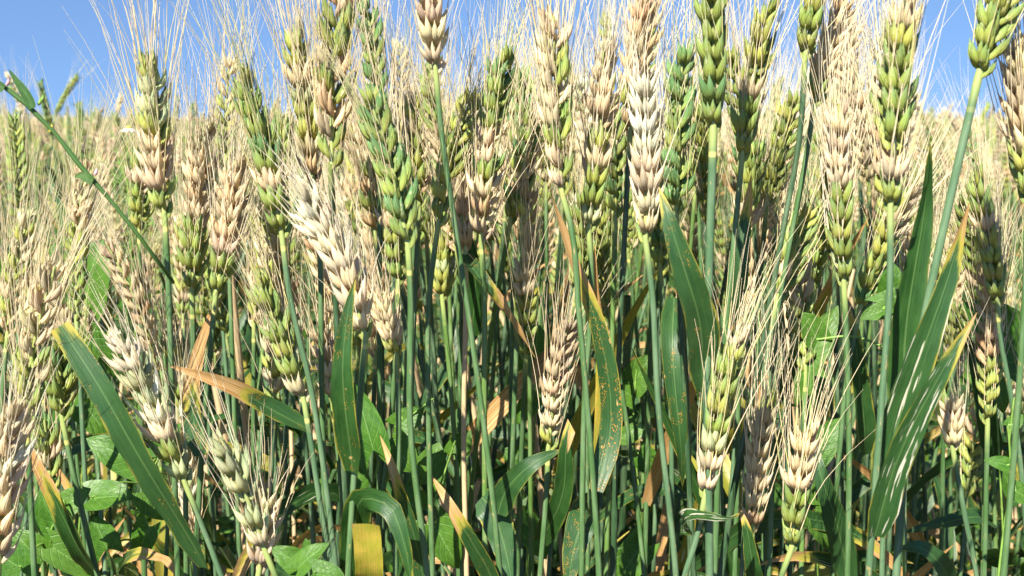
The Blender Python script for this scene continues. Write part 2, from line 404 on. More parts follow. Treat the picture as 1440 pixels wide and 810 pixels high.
def ear_layout(pts, phi, R, pitch=0.0042, n=None, size=1.0):
    """list of (matrix 4x4, rank, k) along the curve; matrix maps spikelet space to world"""
    P = spline(pts, 40); L = float(np.sum(np.linalg.norm(np.diff(P, axis=0), axis=1)))
    n = n or max(9, int(round(L / pitch)))
    T = tangents(P); res = []
    for k in range(n):
        if 3 < k < n - 2 and R.random() < .035: continue
        s = (k + 0.2) / n * 39 * 0.93
        i = min(38, int(s)); f = s - i
        p = P[i] * (1 - f) + P[i + 1] * f; t = unit(T[i] * (1 - f) + T[i + 1] * f)
        side = np.array([1.0, 0, 0]) - t[0] * t; side = unit(side); fw = np.cross(t, side)
        ph = math.radians(phi + R.uniform(-13, 13) + 9 * math.sin(k * 0.4))
        N1 = side * math.cos(ph) + fw * math.sin(ph)
        rank = k % 2
        X = N1 if rank == 0 else -N1
        tilt = math.radians(R.uniform(1, 13))
        if k == n - 1: tilt = 0.0; X = np.cross(t, X)
        Z = unit(t * math.cos(tilt) + X * math.sin(tilt)); X = unit(X - (X @ Z) * Z); Y = np.cross(Z, X)
        u = k / (n - 1)
        sc_ = 1.02 * size * (0.68 + 0.36 * min(1, u / 0.18)) * (1 - 0.22 * max(0, (u - 0.75) / 0.25)) * R.uniform(.88, 1.08)
        M = np.eye(4); M[:3, 0], M[:3, 1], M[:3, 2] = X * sc_, Y * sc_, Z * sc_
        M[:3, 3] = p + X * 0.0006 - Z * 0.001
        res.append((M, rank, k, t, p))
    return res, n, P

def awn_chunk(mb, B, D, C, Ls, rad, cols, mi=0, seg=5, sides=3):
    """many awns at once: base B, direction D, bend vector C, length, colour"""
    N = len(B); t = np.linspace(0, 1, seg)
    P = B[:, None, :] + D[:, None, :] * (t[None, :, None] * Ls[:, None, None]) + C[:, None, :] * ((t ** 2)[None, :, None] * Ls[:, None, None])
    A = unit(np.cross(D, np.array([0.3, 1.0, 0.2])[None, :])); Bn = np.cross(D, A)
    an = np.linspace(0, 2 * math.pi, sides, endpoint=False)
    ring = A[:, None, :] * np.cos(an)[None, :, None] + Bn[:, None, :] * np.sin(an)[None, :, None]
    rr = rad * (1 - 0.78 * t)
    v = P[:, :, None, :] + ring[:, None, :, :] * rr[None, :, None, None]
    f0 = grid_faces(seg, sides, True)
    f = (f0[None] + (np.arange(N) * seg * sides)[:, None, None]).reshape(-1, 4)
    uv = np.stack(np.broadcast_arrays(np.zeros((1, 1, 1)), t[None, :, None]), -1)
    uv = np.broadcast_to(uv, (N, seg, sides, 2))
    c = np.broadcast_to(cols[:, None, None, :], (N, seg, sides, 4)).reshape(-1, 4)
    mb.add(v.reshape(-1, 3), f, uv.reshape(-1, 2), c, mi)

AWN_COL = {'t': (.72, .59, .36), 'g': (.38, .44, .14), 'y': (.64, .57, .22), 'w': (.82, .73, .54), 'b': (.52, .37, .19)}

def make_awns(layout, tipsets, R, length, frac, tone, spread=1.0, rad=0.00025):
    B, D, C, Ls, K = [], [], [], [], []
    n = len(layout)
    for (M, rank, k, t, p), tips in zip(layout, tipsets):
        for tip, ax in tips:
            if R.random() > frac: continue
            b = M[:3, :3] @ tip + M[:3, 3]; a = unit(M[:3, :3] @ ax)
            d = unit(t * (1.0 + 0.5 * k / n) + a * 0.62 * spread + np.array([R.gauss(0, .11), R.gauss(0, .11), R.gauss(0, .07)]) * spread)
            out = a - (a @ t) * t
            B.append(b - a * 0.0012); D.append(d); C.append(out * R.uniform(-.15, .35) + np.array([R.gauss(0, .11), R.gauss(0, .11), R.gauss(0, .09)]))
            Ls.append(length * R.uniform(.62, 1.15) * (0.75 + 0.25 * math.sin(math.pi * min(1, (k + 3) / n))))
            c = AWN_COL[R.choice(tone)]; q = R.uniform(.8, 1.15)
            K.append(tuple(min(.85, x * q) for x in c) + (1,))
    if not B: return None
    mb = MB()
    awn_chunk(mb, np.array(B), np.array(D), np.array(C), np.array(Ls), rad, np.array(K))
    return mb

# ------------------------------------------------------------------ objects
def link(o, parent=None):
    COL.objects.link(o)
    if parent is not None: o.parent = parent
    return o
def obj(name, me, parent=None, color=None):
    o = link(bpy.data.objects.new(name, me), parent)
    if color is not None: o.color = color
    return o
def thing(name, loc, label, cat, group=None):
    o = link(bpy.data.objects.new(name, None)); o.location = loc; o.empty_display_size = 0.02
    o['label'] = label; o['category'] = cat
    if group: o['group'] = group
    return o

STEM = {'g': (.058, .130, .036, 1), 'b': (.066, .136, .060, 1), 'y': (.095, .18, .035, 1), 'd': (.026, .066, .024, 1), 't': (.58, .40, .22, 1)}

def wheat(label, ear_pts, stem_pts, phi, cols, seed, group=None, stem='g', awn=(62, .8, 'ttty'), leaves=(), size=1.0, n=None,
          hi=True, r_top=.00130, r_low=.0018, spread=1.0):
    R = random.Random(seed)
    ear_pts = np.asarray(ear_pts, float); stem_pts = np.asarray(stem_pts, float)
    root = stem_pts[-1].copy(); root[2] = 0.0
    t = thing('wheat_plant', tuple(root), label, 'wheat', group)
    # stem
    SPn = spline(stem_pts, 70); mb = MB()
    L = np.linspace(0, 1, 70); rad = r_top + (r_low - r_top) * np.clip((L - .1) / .5, 0, 1)
    j1 = R.randrange(14, 34); rad[j1:] *= 1.20; rad[j1] *= 1.08; j2 = min(66, j1 + R.randrange(12, 22)); rad[j2] *= 1.22; rad[j2 + 1:] *= .86
    SPn = np.vstack([SPn[0] + (SPn[0] - SPn[1]) / np.linalg.norm(SPn[0] - SPn[1]) * .003, SPn])
    rad = np.concatenate([[r_top * .8], rad])
    tube(mb, SPn, rad, 8)
    obj('stem', mb.mesh('stem', [ST], root), t, STEM[stem])
    # ear
    lay, n, P = ear_layout(ear_pts, phi, R, n=n, size=size)
    if hi:
        mb = MB(); tube(mb, spline(P[:38], 16), np.linspace(.0011, .0006, 16), 6)
        ear = obj('ear', mb.mesh('ear', [ST], root), t, (.30, .34, .10, 1))
        ts = []
        for M, rank, k, tt, p in lay:
            cc = spk_colour(cols, k, n, rank, R)
            me, tips = (SPK if cc[3] > .5 else SPK_DRY)[R.randrange(8)]
            o = bpy.data.objects.new('spikelet', me); COL.objects.link(o); o.parent = ear
            M2 = M.copy(); M2[:3, 3] -= root
            o.matrix_basis = Matrix(M2.tolist()); o.color = cc
            ts.append(tips)
        am = make_awns(lay, ts, R, awn[0] * .001, awn[1], awn[2], spread)
        if am:
            a = obj('awns', am.mesh('awns', [AWA], root), ear); a['kind'] = 'stuff'
    else:
        mb = MB(); ts = []
        tube(mb, spline(P[:38], 8), .0009, 4, (.3, .34, .1, 1))
        for M, rank, k, tt, p in lay:
            pm, tips = SPK_LO[R.randrange(len(SPK_LO))]
            c = spk_colour(cols, k, n, rank, R)
            for v, f, uv in zip(pm.v, pm.f, pm.uv):
                mb.add(v @ M[:3, :3].T + M[:3, 3], f - f.min(), uv, c)
            ts.append(tips)
        ear = obj('ear', mb.mesh('ear', [SPA], root), t)
        am = make_awns(lay, ts, R, awn[0] * .001, awn[1], awn[2], spread)
        if am:
            a = obj('awns', am.mesh('awns', [AWA], root), ear); a['kind'] = 'stuff'
    for lf in leaves:
        mb = MB(); ribbon(mb, lf['P'], lf.get('w', 11) * .001, lf.get('roll', 0), lf.get('roll1'), lf.get('fold', .2), cut=lf.get('cut', 0), rnd=R, n=lf.get('n', 18))
        o = obj('leaf', mb.mesh('leaf', [LF], root), t, lf.get('c', (.05, .3, .2, 0)))
        if 'label' in lf: o['label'] = lf['label']
    return t

def hero(label, b, tip, Y, phi, cols, stem_px=(), bend=0, tipdy=0.0, leaves=(), seed=None, stem='g', root=None, **kw):
    """b / tip: ear base and tip in photograph pixels on the plane y = Y"""
    b3, t3 = W(*b, Y), W(*tip, Y); t3[1] += tipdy
    ax = t3 - b3; side = np.array([ax[2], 0, -ax[0]]); side = unit(side)
    mid = (b3 + t3) / 2 + side * bend * Y / FPX
    ear = [b3, mid, t3]
    st = [b3]
    if not stem_px:
        d = unit(b3 - mid); st.append(b3 + d * .05 * np.array([.8, 1, 1]) )
    for q in stem_px:
        st.append(W(q[0], q[1], Y + (q[2] if len(q) > 2 else 0)))
    last = st[-1]; d = last - st[-2]
    k = min(1.0, last[2] / max(1e-3, abs(d[2]))) * 0.45
    r = root if root is not None else (last[0] + np.clip(d[0] * k, -.10, .10), last[1] + .03)
    st.append(np.array([last[0] * .5 + r[0] * .5 + np.clip(d[0] * .2, -.02, .02), last[1] * .6 + r[1] * .4, last[2] * .5]))
    st.append(np.array([r[0], r[1], 0.0]))
    lv = []
    for l in leaves:
        l = dict(l); l['P'] = [W(q[0], q[1], Y + (q[2] if len(q) > 2 else 0)) for q in l['px']]; lv.append(l)
    return wheat(label, ear, st, phi, cols, seed if seed is not None else hash_(label), stem=stem, leaves=lv, **kw)

def hash_(s):
    h = 7
    for ch in s: h = (h * 131 + ord(ch)) % 1000003
    return h

# ------------------------------------------------------------------ the setting: ground
rng = np.random.RandomState(5)
gx = np.concatenate([-np.geomspace(120, 1.5, 16), np.linspace(-1.4, 1.4, 29), np.geomspace(1.5, 120, 16)])
gy = np.concatenate([np.linspace(-6, 0.1, 8), np.linspace(0.2, 4, 39), np.geomspace(4.3, 400, 20)])
X, Yg = np.meshgrid(gx, gy)
Z = 0.010 * np.sin(X * 17 + 2 * np.sin(Yg * 5)) * np.cos(Yg * 13) * (Yg < 8)
mb = MB(); mb.add(np.stack([X, Yg, Z], -1), grid_faces(len(gy), len(gx)), np.stack([X, Yg], -1))
gnd = obj('ground', mb.mesh('ground', [mat_soil()])); gnd['kind'] = 'structure'
gnd['label'] = 'dark brown soil of the wheat field'

# ------------------------------------------------------------------ front row, one by one
GREENL = (.04, .35, .25, 0); RUSTL = (.08, .6, .75, 0); DRYL = (1.15, .5, .3, 0); HALF = (.45, .8, .6, 0); STREAK = (.14, .8, .25, .94)
NB = 'front row wheat'
hero('pale green and white bearded wheat ear with pinkish lower half beside the knotweed stem', (232, 306), (213, 72), .50, 62, 'GYTKTYPPPY', [(236, 380), (242, 560), (250, 800)], bend=-4, awn=(80, .9, 'tty'))
hero('wheat plant with green lower ear and shaded brownish upper ear between two paler ears', (270, 415), (287, 160), .545, 80, 'GGYGTOTOTT', [(272, 470), (262, 640), (262, 800)], awn=(60, .8, 'tt'))
hero('bleached pinkish wheat ear, green only at its base, dry leaf tip beside its neck', (303, 418), (332, 215), .525, 85, 'GGYKTKTTTT', [(297, 480), (285, 620), (275, 800)], bend=4, awn=(60, .8, 'tw'),
     leaves=[dict(px=[(284, 640), (271, 560, .004), (283, 480, .006), (312, 400, .004), (316, 372, .004)], w=11, roll=15, roll1=50, c=(.72, .9, 1.0, 0), label='yellow and brown dying leaf')])
hero('leaning green ear with one pink bleached spikelet group near its base and yellow awns', (397, 334), (333, 92), .50, 78, 'GGTGGBGGGGY', [(405, 400), (440, 560), (470, 780)], bend=8, awn=(78, .8, 'yyg'), stem='b')
hero('wheat plant with ear of alternating tan and olive spikelets beside the dark two-ranked ear', (440, 256), (410, 22), .53, 88, 'OTYTYPTYYC', [(448, 330), (452, 520), (458, 800)], bend=3, awn=(70, .9, 'tt'))
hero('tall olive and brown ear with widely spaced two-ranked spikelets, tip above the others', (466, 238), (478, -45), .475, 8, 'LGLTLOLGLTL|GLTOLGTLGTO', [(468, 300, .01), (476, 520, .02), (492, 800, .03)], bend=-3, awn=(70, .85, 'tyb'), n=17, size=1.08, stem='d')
hero('bare-topped pinkish bleached ear standing against the blue sky on a long thin stem', (613, 102), (600, -85), .50, 75, 'KTTKTKTT', [(618, 160), (636, 290), (660, 450), (693, 700)], bend=-2, awn=(48, .3, 'tw'), size=1.0, stem='g', r_top=.0012, r_low=.0017)
hero('leaning blue-green ear with two neat rows of plump green spikelets', (574, 348), (513, 120), .462, 25, 'GGBGGBGGBG', [(577, 400), (577, 600), (600, 800)], bend=7, awn=(62, .7, 'ygt'), stem='g')
hero('yellow-green ear leaning right behind the thin stem of the bleached ear', (616, 318), (668, 122), .55, 20, 'YGYYYGYYYY', [(605, 400), (603, 600), (608, 800)], bend=-6, awn=(62, .85, 'yyt'))
hero('green ear with tan spikelets in the lower third, above a bare pink stem', (677, 338), (708, 58), .535, 55, 'TOTKGTTGGGBG', [(681, 420), (681, 560), (682, 720)], bend=-2, awn=(62, .8, 'ytg'), stem='y',
     leaves=[dict(px=[(680, 700), (692, 716, -.006), (706, 760, -.012), (724, 830, -.016)], w=16, roll=-12, c=(.0, .8, .5, .5), fold=.12, label='broad leaf bent down from a brown collar')])
hero('small yellow-brown ear half hidden below a dark green ear', (733, 312), (744, 172), .60, 40, 'YOYTOTT', [(730, 400), (722, 600)], awn=(60, .7, 'tt'))
hero('dark green ear standing behind the small yellow-brown ear', (728, 240), (737, 92), .64, 35, 'BGBBGB', [(724, 330), (718, 600)], awn=(60, .7, 'yg'))
hero('ear with tan left row and yellow-green right row, dying rust-flecked leaf below it', (791, 274), (778, 8), .50, 22, 'YGTYGTGYTT|GTTGCTTTCT', [(799, 300), (815, 450), (833, 660), (842, 800)], bend=-2, awn=(70, .85, 'tty'),
     leaves=[dict(px=[(838, 690), (858, 610, .01), (845, 480, .012), (812, 380, .01), (776, 268, .006)], w=10.5, roll=10, roll1=-35, c=(.36, 1.0, 1.0, .0), label='green leaf turning yellow and brown to its tip')])
hero('tan-topped ear with a split white husk at its green base', (828, 326), (850, 58), .52, 75, 'GPGYTYTTKTTT', [(832, 380), (822, 560), (818, 800)], bend=4, awn=(62, .85, 'ttw'),
     leaves=[dict(px=[(846, 680, .004), (852, 600, .006), (851, 500, .006), (843, 420, .004), (836, 345, .002)], w=11, roll=-10, roll1=60, c=(.45, 1.6, 1.0, 0), fold=.5, label='folded orange-yellow dead leaf')])
hero('creamy white ear with fringe of short bristles, pinker towards its base', (908, 340), (904, 92), .485, 84, 'GTKTKKWWWWWW', [(916, 400), (925, 560), (950, 800)], bend=3, awn=(30, .75, 'ww'), size=1.0, stem='b')
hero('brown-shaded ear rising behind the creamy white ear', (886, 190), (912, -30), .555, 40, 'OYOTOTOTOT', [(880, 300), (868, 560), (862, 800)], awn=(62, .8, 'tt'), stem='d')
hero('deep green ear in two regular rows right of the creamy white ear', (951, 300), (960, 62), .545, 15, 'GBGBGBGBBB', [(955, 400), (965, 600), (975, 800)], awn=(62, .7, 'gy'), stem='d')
hero('plump green ear on a thick blue-green stem right of the deep green ear', (1003, 186), (999, -50), .47, 72, 'GGBGGGBGGG', [(1001, 260), (996, 420), (994, 560), (998, 800)], bend=2, awn=(62, .7, 'yg'), stem='b', r_top=.0017,
     leaves=[dict(px=[(990, 545), (988, 470, -.006), (962, 380, -.012), (938, 300, -.012), (926, 262, -.008)], w=15.5, roll=-28, roll1=20, c=(.06, .75, .7, 0), fold=.3, label='broad green leaf with yellow margin'),
             ])
hero('green and tan ear leaning right, spikelets flared halfway up', (1043, 226), (1086, -12), .52, 60, 'GGGGTTYYLGYG', [(1036, 300), (1016, 520), (1005, 800)], bend=-4, awn=(66, .8, 'tty'))
hero('short olive ear cut by the top of the picture on a brown-green stem', (1132, 82), (1158, -60), .53, 65, 'LGLYLGL', [(1126, 180), (1100, 330), (1062, 540), (1030, 700)], awn=(62, .8, 'yt'), stem='d')
hero('tan ear with green base and an orange husk, behind long crossing awns', (1145, 148), (1196, -12), .55, 70, 'GGTOTTTTOT', [(1132, 230), (1098, 420), (1085, 700)], bend=-3, awn=(66, .85, 'tt'), stem='g')
hero('slender green ear with bead-like spikelets leaning right', (1078, 290), (1118, 128), .60, 25, 'GYGGGYG', [(1070, 380), (1062, 600)], awn=(60, .7, 'yt'))
hero('loose green ear with gaping spikelets and one pink husk', (1092, 425), (1136, 290), .56, 30, 'GGTGGGY', [(1080, 490), (1055, 640), (1045, 780)], awn=(55, .5, 'yt'), stem='b')
hero('pink bleached ear top over yellow-green lower half, a stray husk sticking out', (1187, 402), (1180, 132), .50, 82, 'GPGYGYGKTKKTN', [(1190, 470), (1194, 620), (1192, 800)], bend=-3, awn=(62, .8, 'ttw'), stem='g')
hero('big green and tan ear on a thick blue-grey stem, close and slightly blurred', (1252, 298), (1275, -25), .43, 72, 'GGTTYGGGGGYTTT', [(1252, 380), (1240, 560), (1222, 800)], bend=-2, awn=(62, .85, 'tty'), stem='b', size=1.0,
     leaves=[dict(px=[(1228, 752), (1258, 660, -.006), (1310, 550, -.012), (1352, 475, -.012), (1373, 440, -.010)], w=12, roll=-14, roll1=10, c=STREAK, fold=.28, label='long green leaf with white streaks and brown tip'),
             dict(px=[(1240, 690, .01), (1262, 600, .008), (1300, 480, .006), (1340, 370, .004), (1366, 285, .002)], w=14, roll=12, roll1=-10, c=(.15, .9, .3, .90), fold=.25, label='broad green leaf with white streaks and brown tip'),
             dict(px=[(1275, 600, .03), (1272, 500, .03), (1284, 380, .03), (1300, 290, .028), (1312, 205, .02)], w=14, roll=20, roll1=-20, c=(.0, .3, .1, 0), fold=.3)])
hero('leaning shaded green ear behind the thick blue-grey stem', (1208, 440), (1284, 255), .555, 40, 'BGBGYGTYT', [(1196, 500), (1180, 640), (1172, 800)], bend=-4, awn=(58, .8, 'tt'))
hero('plump green ear bent right over a long curved blue-green stem', (1376, 108), (1432, -50), .45, 20, 'GLGGYLG|GYGGLGG', [(1366, 150), (1345, 240), (1310, 400), (1282, 540), (1264, 760)], bend=-4, awn=(62, .5, 'yt'), n=12, size=1.05, stem='b', r_top=.0017)
hero('rosy tan ear with green base next to the long curved stem', (1445, 285), (1428, 42), .46, 80, 'GGYTTTNKTT', [(1442, 400), (1432, 560), (1412, 800)], awn=(62, .8, 'tty'))
hero('green ear on a slim blue stem beside a broad weed leaf', (1403, 428), (1368, 235), .55, 60, 'GGYYTGGGY', [(1408, 480), (1424, 570), (1440, 700)], bend=3, awn=(55, .8, 'tt'), stem='b')
hero('large rosy bleached ear bent sideways with fringe of pale bristles, one green bottom spikelet', (514, 476), (412, 262), .455, 80, 'YKTKTKKWKKWKWW', [(508, 540), (500, 640), (490, 800)], bend=17, awn=(34, .95, 'ww'), size=1.08, stem='g',
     leaves=[dict(px=[(494, 665, -.004), (487, 590, -.012), (483, 500, -.014), (489, 440, -.014), (501, 388, -.012)], w=11, roll=30, roll1=-15, c=(.03, .8, .75, 0), fold=.3, label='upright green leaf with yellow flecks')])
hero('arching ear of tan and yellow-green beads over the brown-tipped leaf', (38, 606), (82, 362), .465, 15, 'GGYTGTTTTT|GYTYTTTTTK', [(42, 680), (48, 800)], bend=-12, awn=(85, .9, 'tyt'), n=15, size=1.02)
hero('whitish leaning ear with light green base by the broad diagonal leaf', (262, 684), (162, 458), .47, 78, 'PPGPKWPWPWWW', [(284, 740), (312, 812)], bend=5, awn=(48, .55, 'wt'), stem='b',
     leaves=[dict(px=[(287, 800), (268, 768, -.003), (206, 655, -.012), (140, 545, -.016), (84, 458, -.012)], w=13, roll=48, roll1=-18, c=(-.08, .75, .6, 0), fold=.25, cut=.34, label='broad diagonal green leaf with a brown cut tip')])
hero('pale green ear with long fine awns leaning left beside a brown bearded ear', (374, 778), (306, 606), .46, 76, 'KTPPPGPPP', [(388, 812), (398, 840)], bend=4, awn=(50, .6, 'tw'))
hero('short brown bearded ear low among the stems', (364, 806), (378, 680), .47, 70, 'TNTTKTTN', [(358, 836), (354, 850)], awn=(36, .6, 'ttb'), size=.95)
hero('thick bleached ear bristling with curled husks beside the arching beaded ear', (-2, 790), (12, 560), .43, 70, 'TKTTKTWTKT', [(-4, 830)], awn=(34, .95, 'tw'), size=1.1)
hero('short green ear with yellow neck on a grey-green stem beside the arching ear', (88, 590), (82, 480), .50, 45, 'GYGGBG', [(100, 650), (118, 730), (138, 812)], awn=(50, .6, 'yt'), stem='g', n=10)
hero('little green and brown ear drooping behind the brown-tipped leaf', (72, 690), (62, 585), .52, 30, 'YGTGB', [(84, 760), (100, 812)], awn=(50, .5, 'yt'), n=9, size=.9,
     leaves=[dict(px=[(150, 830), (110, 765, -.03), (60, 670, -.04), (14, 588, -.04)], w=11, roll=35, roll1=-10, c=(.34, .8, .6, 0), fold=.3, label='long green leaf with a brown dead end')])
hero('narrow pale green ear with a swollen tan bottom spikelet over a leaf turning brown', (428, 566), (358, 385), .50, 72, 'TGPYGGPGY', [(440, 640), (452, 720), (470, 812)], bend=3, awn=(52, .7, 'yt'), stem='b',
     leaves=[dict(px=[(432, 606, .01), (390, 580, .006), (330, 546, -.004), (275, 525, -.01), (236, 514, -.012)], w=9.5, roll=-50, roll1=15, c=(.55, .9, .7, 0), fold=.4, label='leaf twisting out sideways, half dried brown')])
hero('thin tan ear low behind the bent bleached ear', (557, 500), (536, 408), .54, 70, 'YTTTTT', [(560, 560), (556, 800)], awn=(40, .7, 'tt'), n=13, size=.85)
hero('tan shaded ear close behind the left of the bent bleached ear', (474, 452), (440, 300), .55, 70, 'TTOTTOT', [(484, 520), (490, 800)], awn=(50, .8, 'tt'), size=.9)
hero('tan and green ear low behind the slanting blue stem', (468, 566), (448, 440), .545, 65, 'GTTNTT', [(476, 640), (488, 800)], awn=(50, .8, 'tt'), size=.85)
hero('dull grey-brown ear low in the middle with yellow base', (771, 634), (802, 440), .53, 45, 'YCTCTNNTNN', [(768, 700), (760, 800)], bend=-5, awn=(50, .5, 'tb'), size=.85, stem='g',
     leaves=[dict(px=[(762, 760, .02), (792, 690, -.005), (800, 610, -.01), (804, 596, -.008), (797, 640, -.02)], w=11, roll=10, c=(.2, .5, .2, 0), fold=.3),
             dict(px=[(700, 724, -.01), (712, 690, -.012), (745, 655, -.014), (790, 632, -.010)], w=12, roll=-10, roll1=15, c=(.0, .4, .35, 0), fold=.25, label='short dark green leaf with brown spots')])
hero('green ear with rosy flared tip and dry bottom husks on a bent blue stem', (991, 700), (1042, 452), .47, 75, 'GTTGPGYGGGYKK', [(984, 740), (962, 812)], bend=-5, awn=(58, .8, 'tty'), stem='b',
     leaves=[dict(px=[(958, 740, .02), (985, 728, -.006), (1020, 727, -.008), (1040, 720, .0)], w=11, roll=70, c=(.05, .3, .2, 1.0), fold=.1, label='bent leaf with pale cross stripes')])
hero('rosy tan ear with long straight awns behind the leaning blue stem', (1058, 748), (1080, 545), .52, 75, 'OGTKTTKTTY', [(1052, 812)], bend=-3, awn=(68, .6, 'tt'))
hero('bleached ear with dark green shining lower spikelets beside the long-awned rosy ear', (1112, 775), (1138, 590), .485, 70, 'BGGGGNTTKTT', [(1098, 812)], bend=-3, awn=(66, .6, 'tty'))
hero('stub of a tan ear with one bent awn on a slim stem', (1340, 632), (1336, 560), .55, 60, 'TTTTG', [(1352, 700), (1374, 812)], awn=(50, .12, 'w'), n=9, size=.95, stem='b')
hero('pale yellow ear deep between the two streaked leaves and the slim blue stem', (1322, 396), (1332, 322), .66, 65, 'YCYCY', [(1324, 500), (1326, 640)], awn=(50, .7, 'tt'), n=12)
hero('pale yellow ear behind the leaning stem of the short olive ear', (1094, 268), (1114, 182), .66, 70, 'CTCTW', [(1088, 360), (1080, 600)], awn=(50, .7, 'tw'), n=14)
hero('greenish ear deep behind the yellow-green leaning ear', (622, 420), (626, 330), .60, 60, 'YYPYY', [(630, 500), (650, 800)], awn=(50, .7, 'yt'), n=12, stem='y')
hero('rosy tan ear beside the first bare thin stem, above a straight dead stalk', (655, 352), (640, 240), .58, 75, 'OKTKTT', [(655, 420), (652, 620), (656, 800)], awn=(50, .8, 'tt'), n=15, stem='t')
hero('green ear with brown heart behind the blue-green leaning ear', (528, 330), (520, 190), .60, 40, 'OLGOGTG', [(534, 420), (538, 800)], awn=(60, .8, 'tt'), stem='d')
# plants whose leaves and stems show most
hero('green ear over a broad upright leaf with hanging point', (928, 380), (936, 200), .60, 50, 'GBGGBTG', [(940, 500), (945, 700)], awn=(60, .7, 'yt'), stem='b',
     leaves=[dict(px=[(948, 420, -.03), (946, 480, -.05), (950, 560, -.055), (958, 640, -.055), (962, 690, -.05)], w=12, roll=-10, roll1=20, c=(.0, .4, .75, 0), fold=.3, label='hanging green leaf with rust flecks')])
hero('green ear above a narrow leaf dried brown at both ends', (648, 300), (655, 170), .62, 50, 'GYGGTG', [(650, 340), (650, 360), (646, 600)], awn=(60, .7, 'yt'),
     leaves=[dict(px=[(650, 356, -.04), (680, 400, -.06), (716, 448, -.06), (754, 502, -.055)], w=8.5, roll=25, roll1=60, c=(.55, 1.0, .8, .0), fold=.5, label='slanting narrow leaf, dried at the end'),
             dict(px=[(664, 470, 0), (668, 400, -.01), (664, 350, -.012), (658, 318, -.01)], w=11, roll=10, c=(.0, .4, .1, 0))])
hero('green ear whose stem ends in arching dark leaf and yellow leaf near the ground', (560, 400), (548, 250), .58, 60, 'GGYTGG', [(556, 500), (540, 680), (520, 812)], awn=(55, .7, 'yt'),
     leaves=[dict(px=[(500, 810, -.11), (500, 735, -.12), (512, 702, -.13), (545, 712, -.135), (566, 760, -.14), (580, 830, -.14)], w=13, roll=-20, roll1=-5, c=(.0, .6, .5, 0), fold=.15, label='arching dark green leaf'),
             dict(px=[(524, 838, -.10), (518, 780, -.13), (514, 738, -.135)], w=12, roll=5, c=(-.1, 1.9, .3, 0), cut=.7, fold=.12, label='upright yellow leaf cut square'),
             dict(px=[(600, 830, -.09), (575, 730, -.10), (550, 650, -.10), (534, 612, -.09)], w=8, roll=30, roll1=0, c=(.35, .9, .7, 0), fold=.4),
             dict(px=[(700, 830, -.08), (665, 765, -.09), (630, 705, -.09), (606, 668, -.08)], w=9, roll=30, roll1=-10, c=(.4, .9, .6, 0), fold=.3, label='slanting leaf yellowed to its tip')])
hero('green ear above a pale rust-marked leaf folded down from a square collar', (820, 410), (815, 270), .60, 40, 'GGBGTG', [(823, 500), (826, 712)], awn=(55, .7, 'yt'), stem='g',
     leaves=[dict(px=[(826, 714, -.05), (818, 730, -.07), (806, 780, -.08), (798, 840, -.085)], w=16.5, roll=5, c=(.0, .7, .95, .3), fold=.12, label='pale leaf with rust blotches')])
hero('green ear with a narrow red-tipped leaf beside the thick blue-green stem', (1046, 340), (1060, 200), .57, 50, 'GTGYGG', [(1040, 480), (1036, 700)], awn=(60, .7, 'yt'),
     leaves=[dict(px=[(1028, 470, -.02), (1036, 400, -.03), (1046, 330, -.03), (1056, 245, -.02)], w=10, roll=-20, roll1=30, c=(.25, 1.0, .3, 0), fold=.35, label='narrow green leaf with red-brown tip'),
             dict(px=[(1085, 640, -.02), (1068, 560, -.02), (1055, 520, -.02), (1040, 470, -.01)], w=9, roll=30, c=(.8, .9, .8, 0)),
             dict(px=[(1065, 830, -.06), (1056, 780, -.07), (1046, 730, -.07), (1038, 712, -.065)], w=8, roll=20, c=(.18, .8, .4, 0), label='short upright leaf with brown tip')])
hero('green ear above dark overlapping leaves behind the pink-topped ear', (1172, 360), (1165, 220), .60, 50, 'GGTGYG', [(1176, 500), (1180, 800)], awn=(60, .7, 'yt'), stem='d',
     leaves=[dict(px=[(1196, 820, -.05), (1172, 720, -.06), (1152, 660, -.06), (1140, 600, -.05)], w=13, roll=15, c=(.0, .2, .2, 0), fold=.25),
             dict(px=[(1215, 640, -.03), (1212, 560, -.04), (1204, 490, -.045), (1192, 422, -.04)], w=11, roll=-25, roll1=20, c=(.16, .9, .2, 0), fold=.4, label='dark leaf with brown needle tip'),
             dict(px=[(1240, 620, .0), (1256, 560, -.01), (1258, 500, -.01), (1258, 446, -.01)], w=8, roll=50, c=(.75, .9, .8, 0), fold=.5)])
hero('green ear leaning over a dark horizontal leaf in the gap at the right', (1392, 500), (1402, 380), .66, 50, 'GBGYG', [(1396, 600), (1398, 760)], awn=(55, .7, 'yt'), stem='b',
     leaves=[dict(px=[(1398, 735, 0), (1360, 728, -.02), (1310, 738, -.03), (1262, 752, -.03)], w=12, roll=-45, c=(.0, .2, .4, 0), fold=.2, label='dark horizontal leaf'),
             dict(px=[(1398, 640, -.02), (1385, 570, -.03), (1372, 510, -.03), (1348, 445, -.03)], w=12, roll=30, c=(.0, .3, .3, 0)),
             dict(px=[(1336, 830, -.12), (1318, 792, -.13), (1290, 768, -.135), (1256, 772, -.13)], w=13, roll=-25, c=(.0, .3, .2, 0), fold=.25, label='sunlit leaf curving near the ground')])

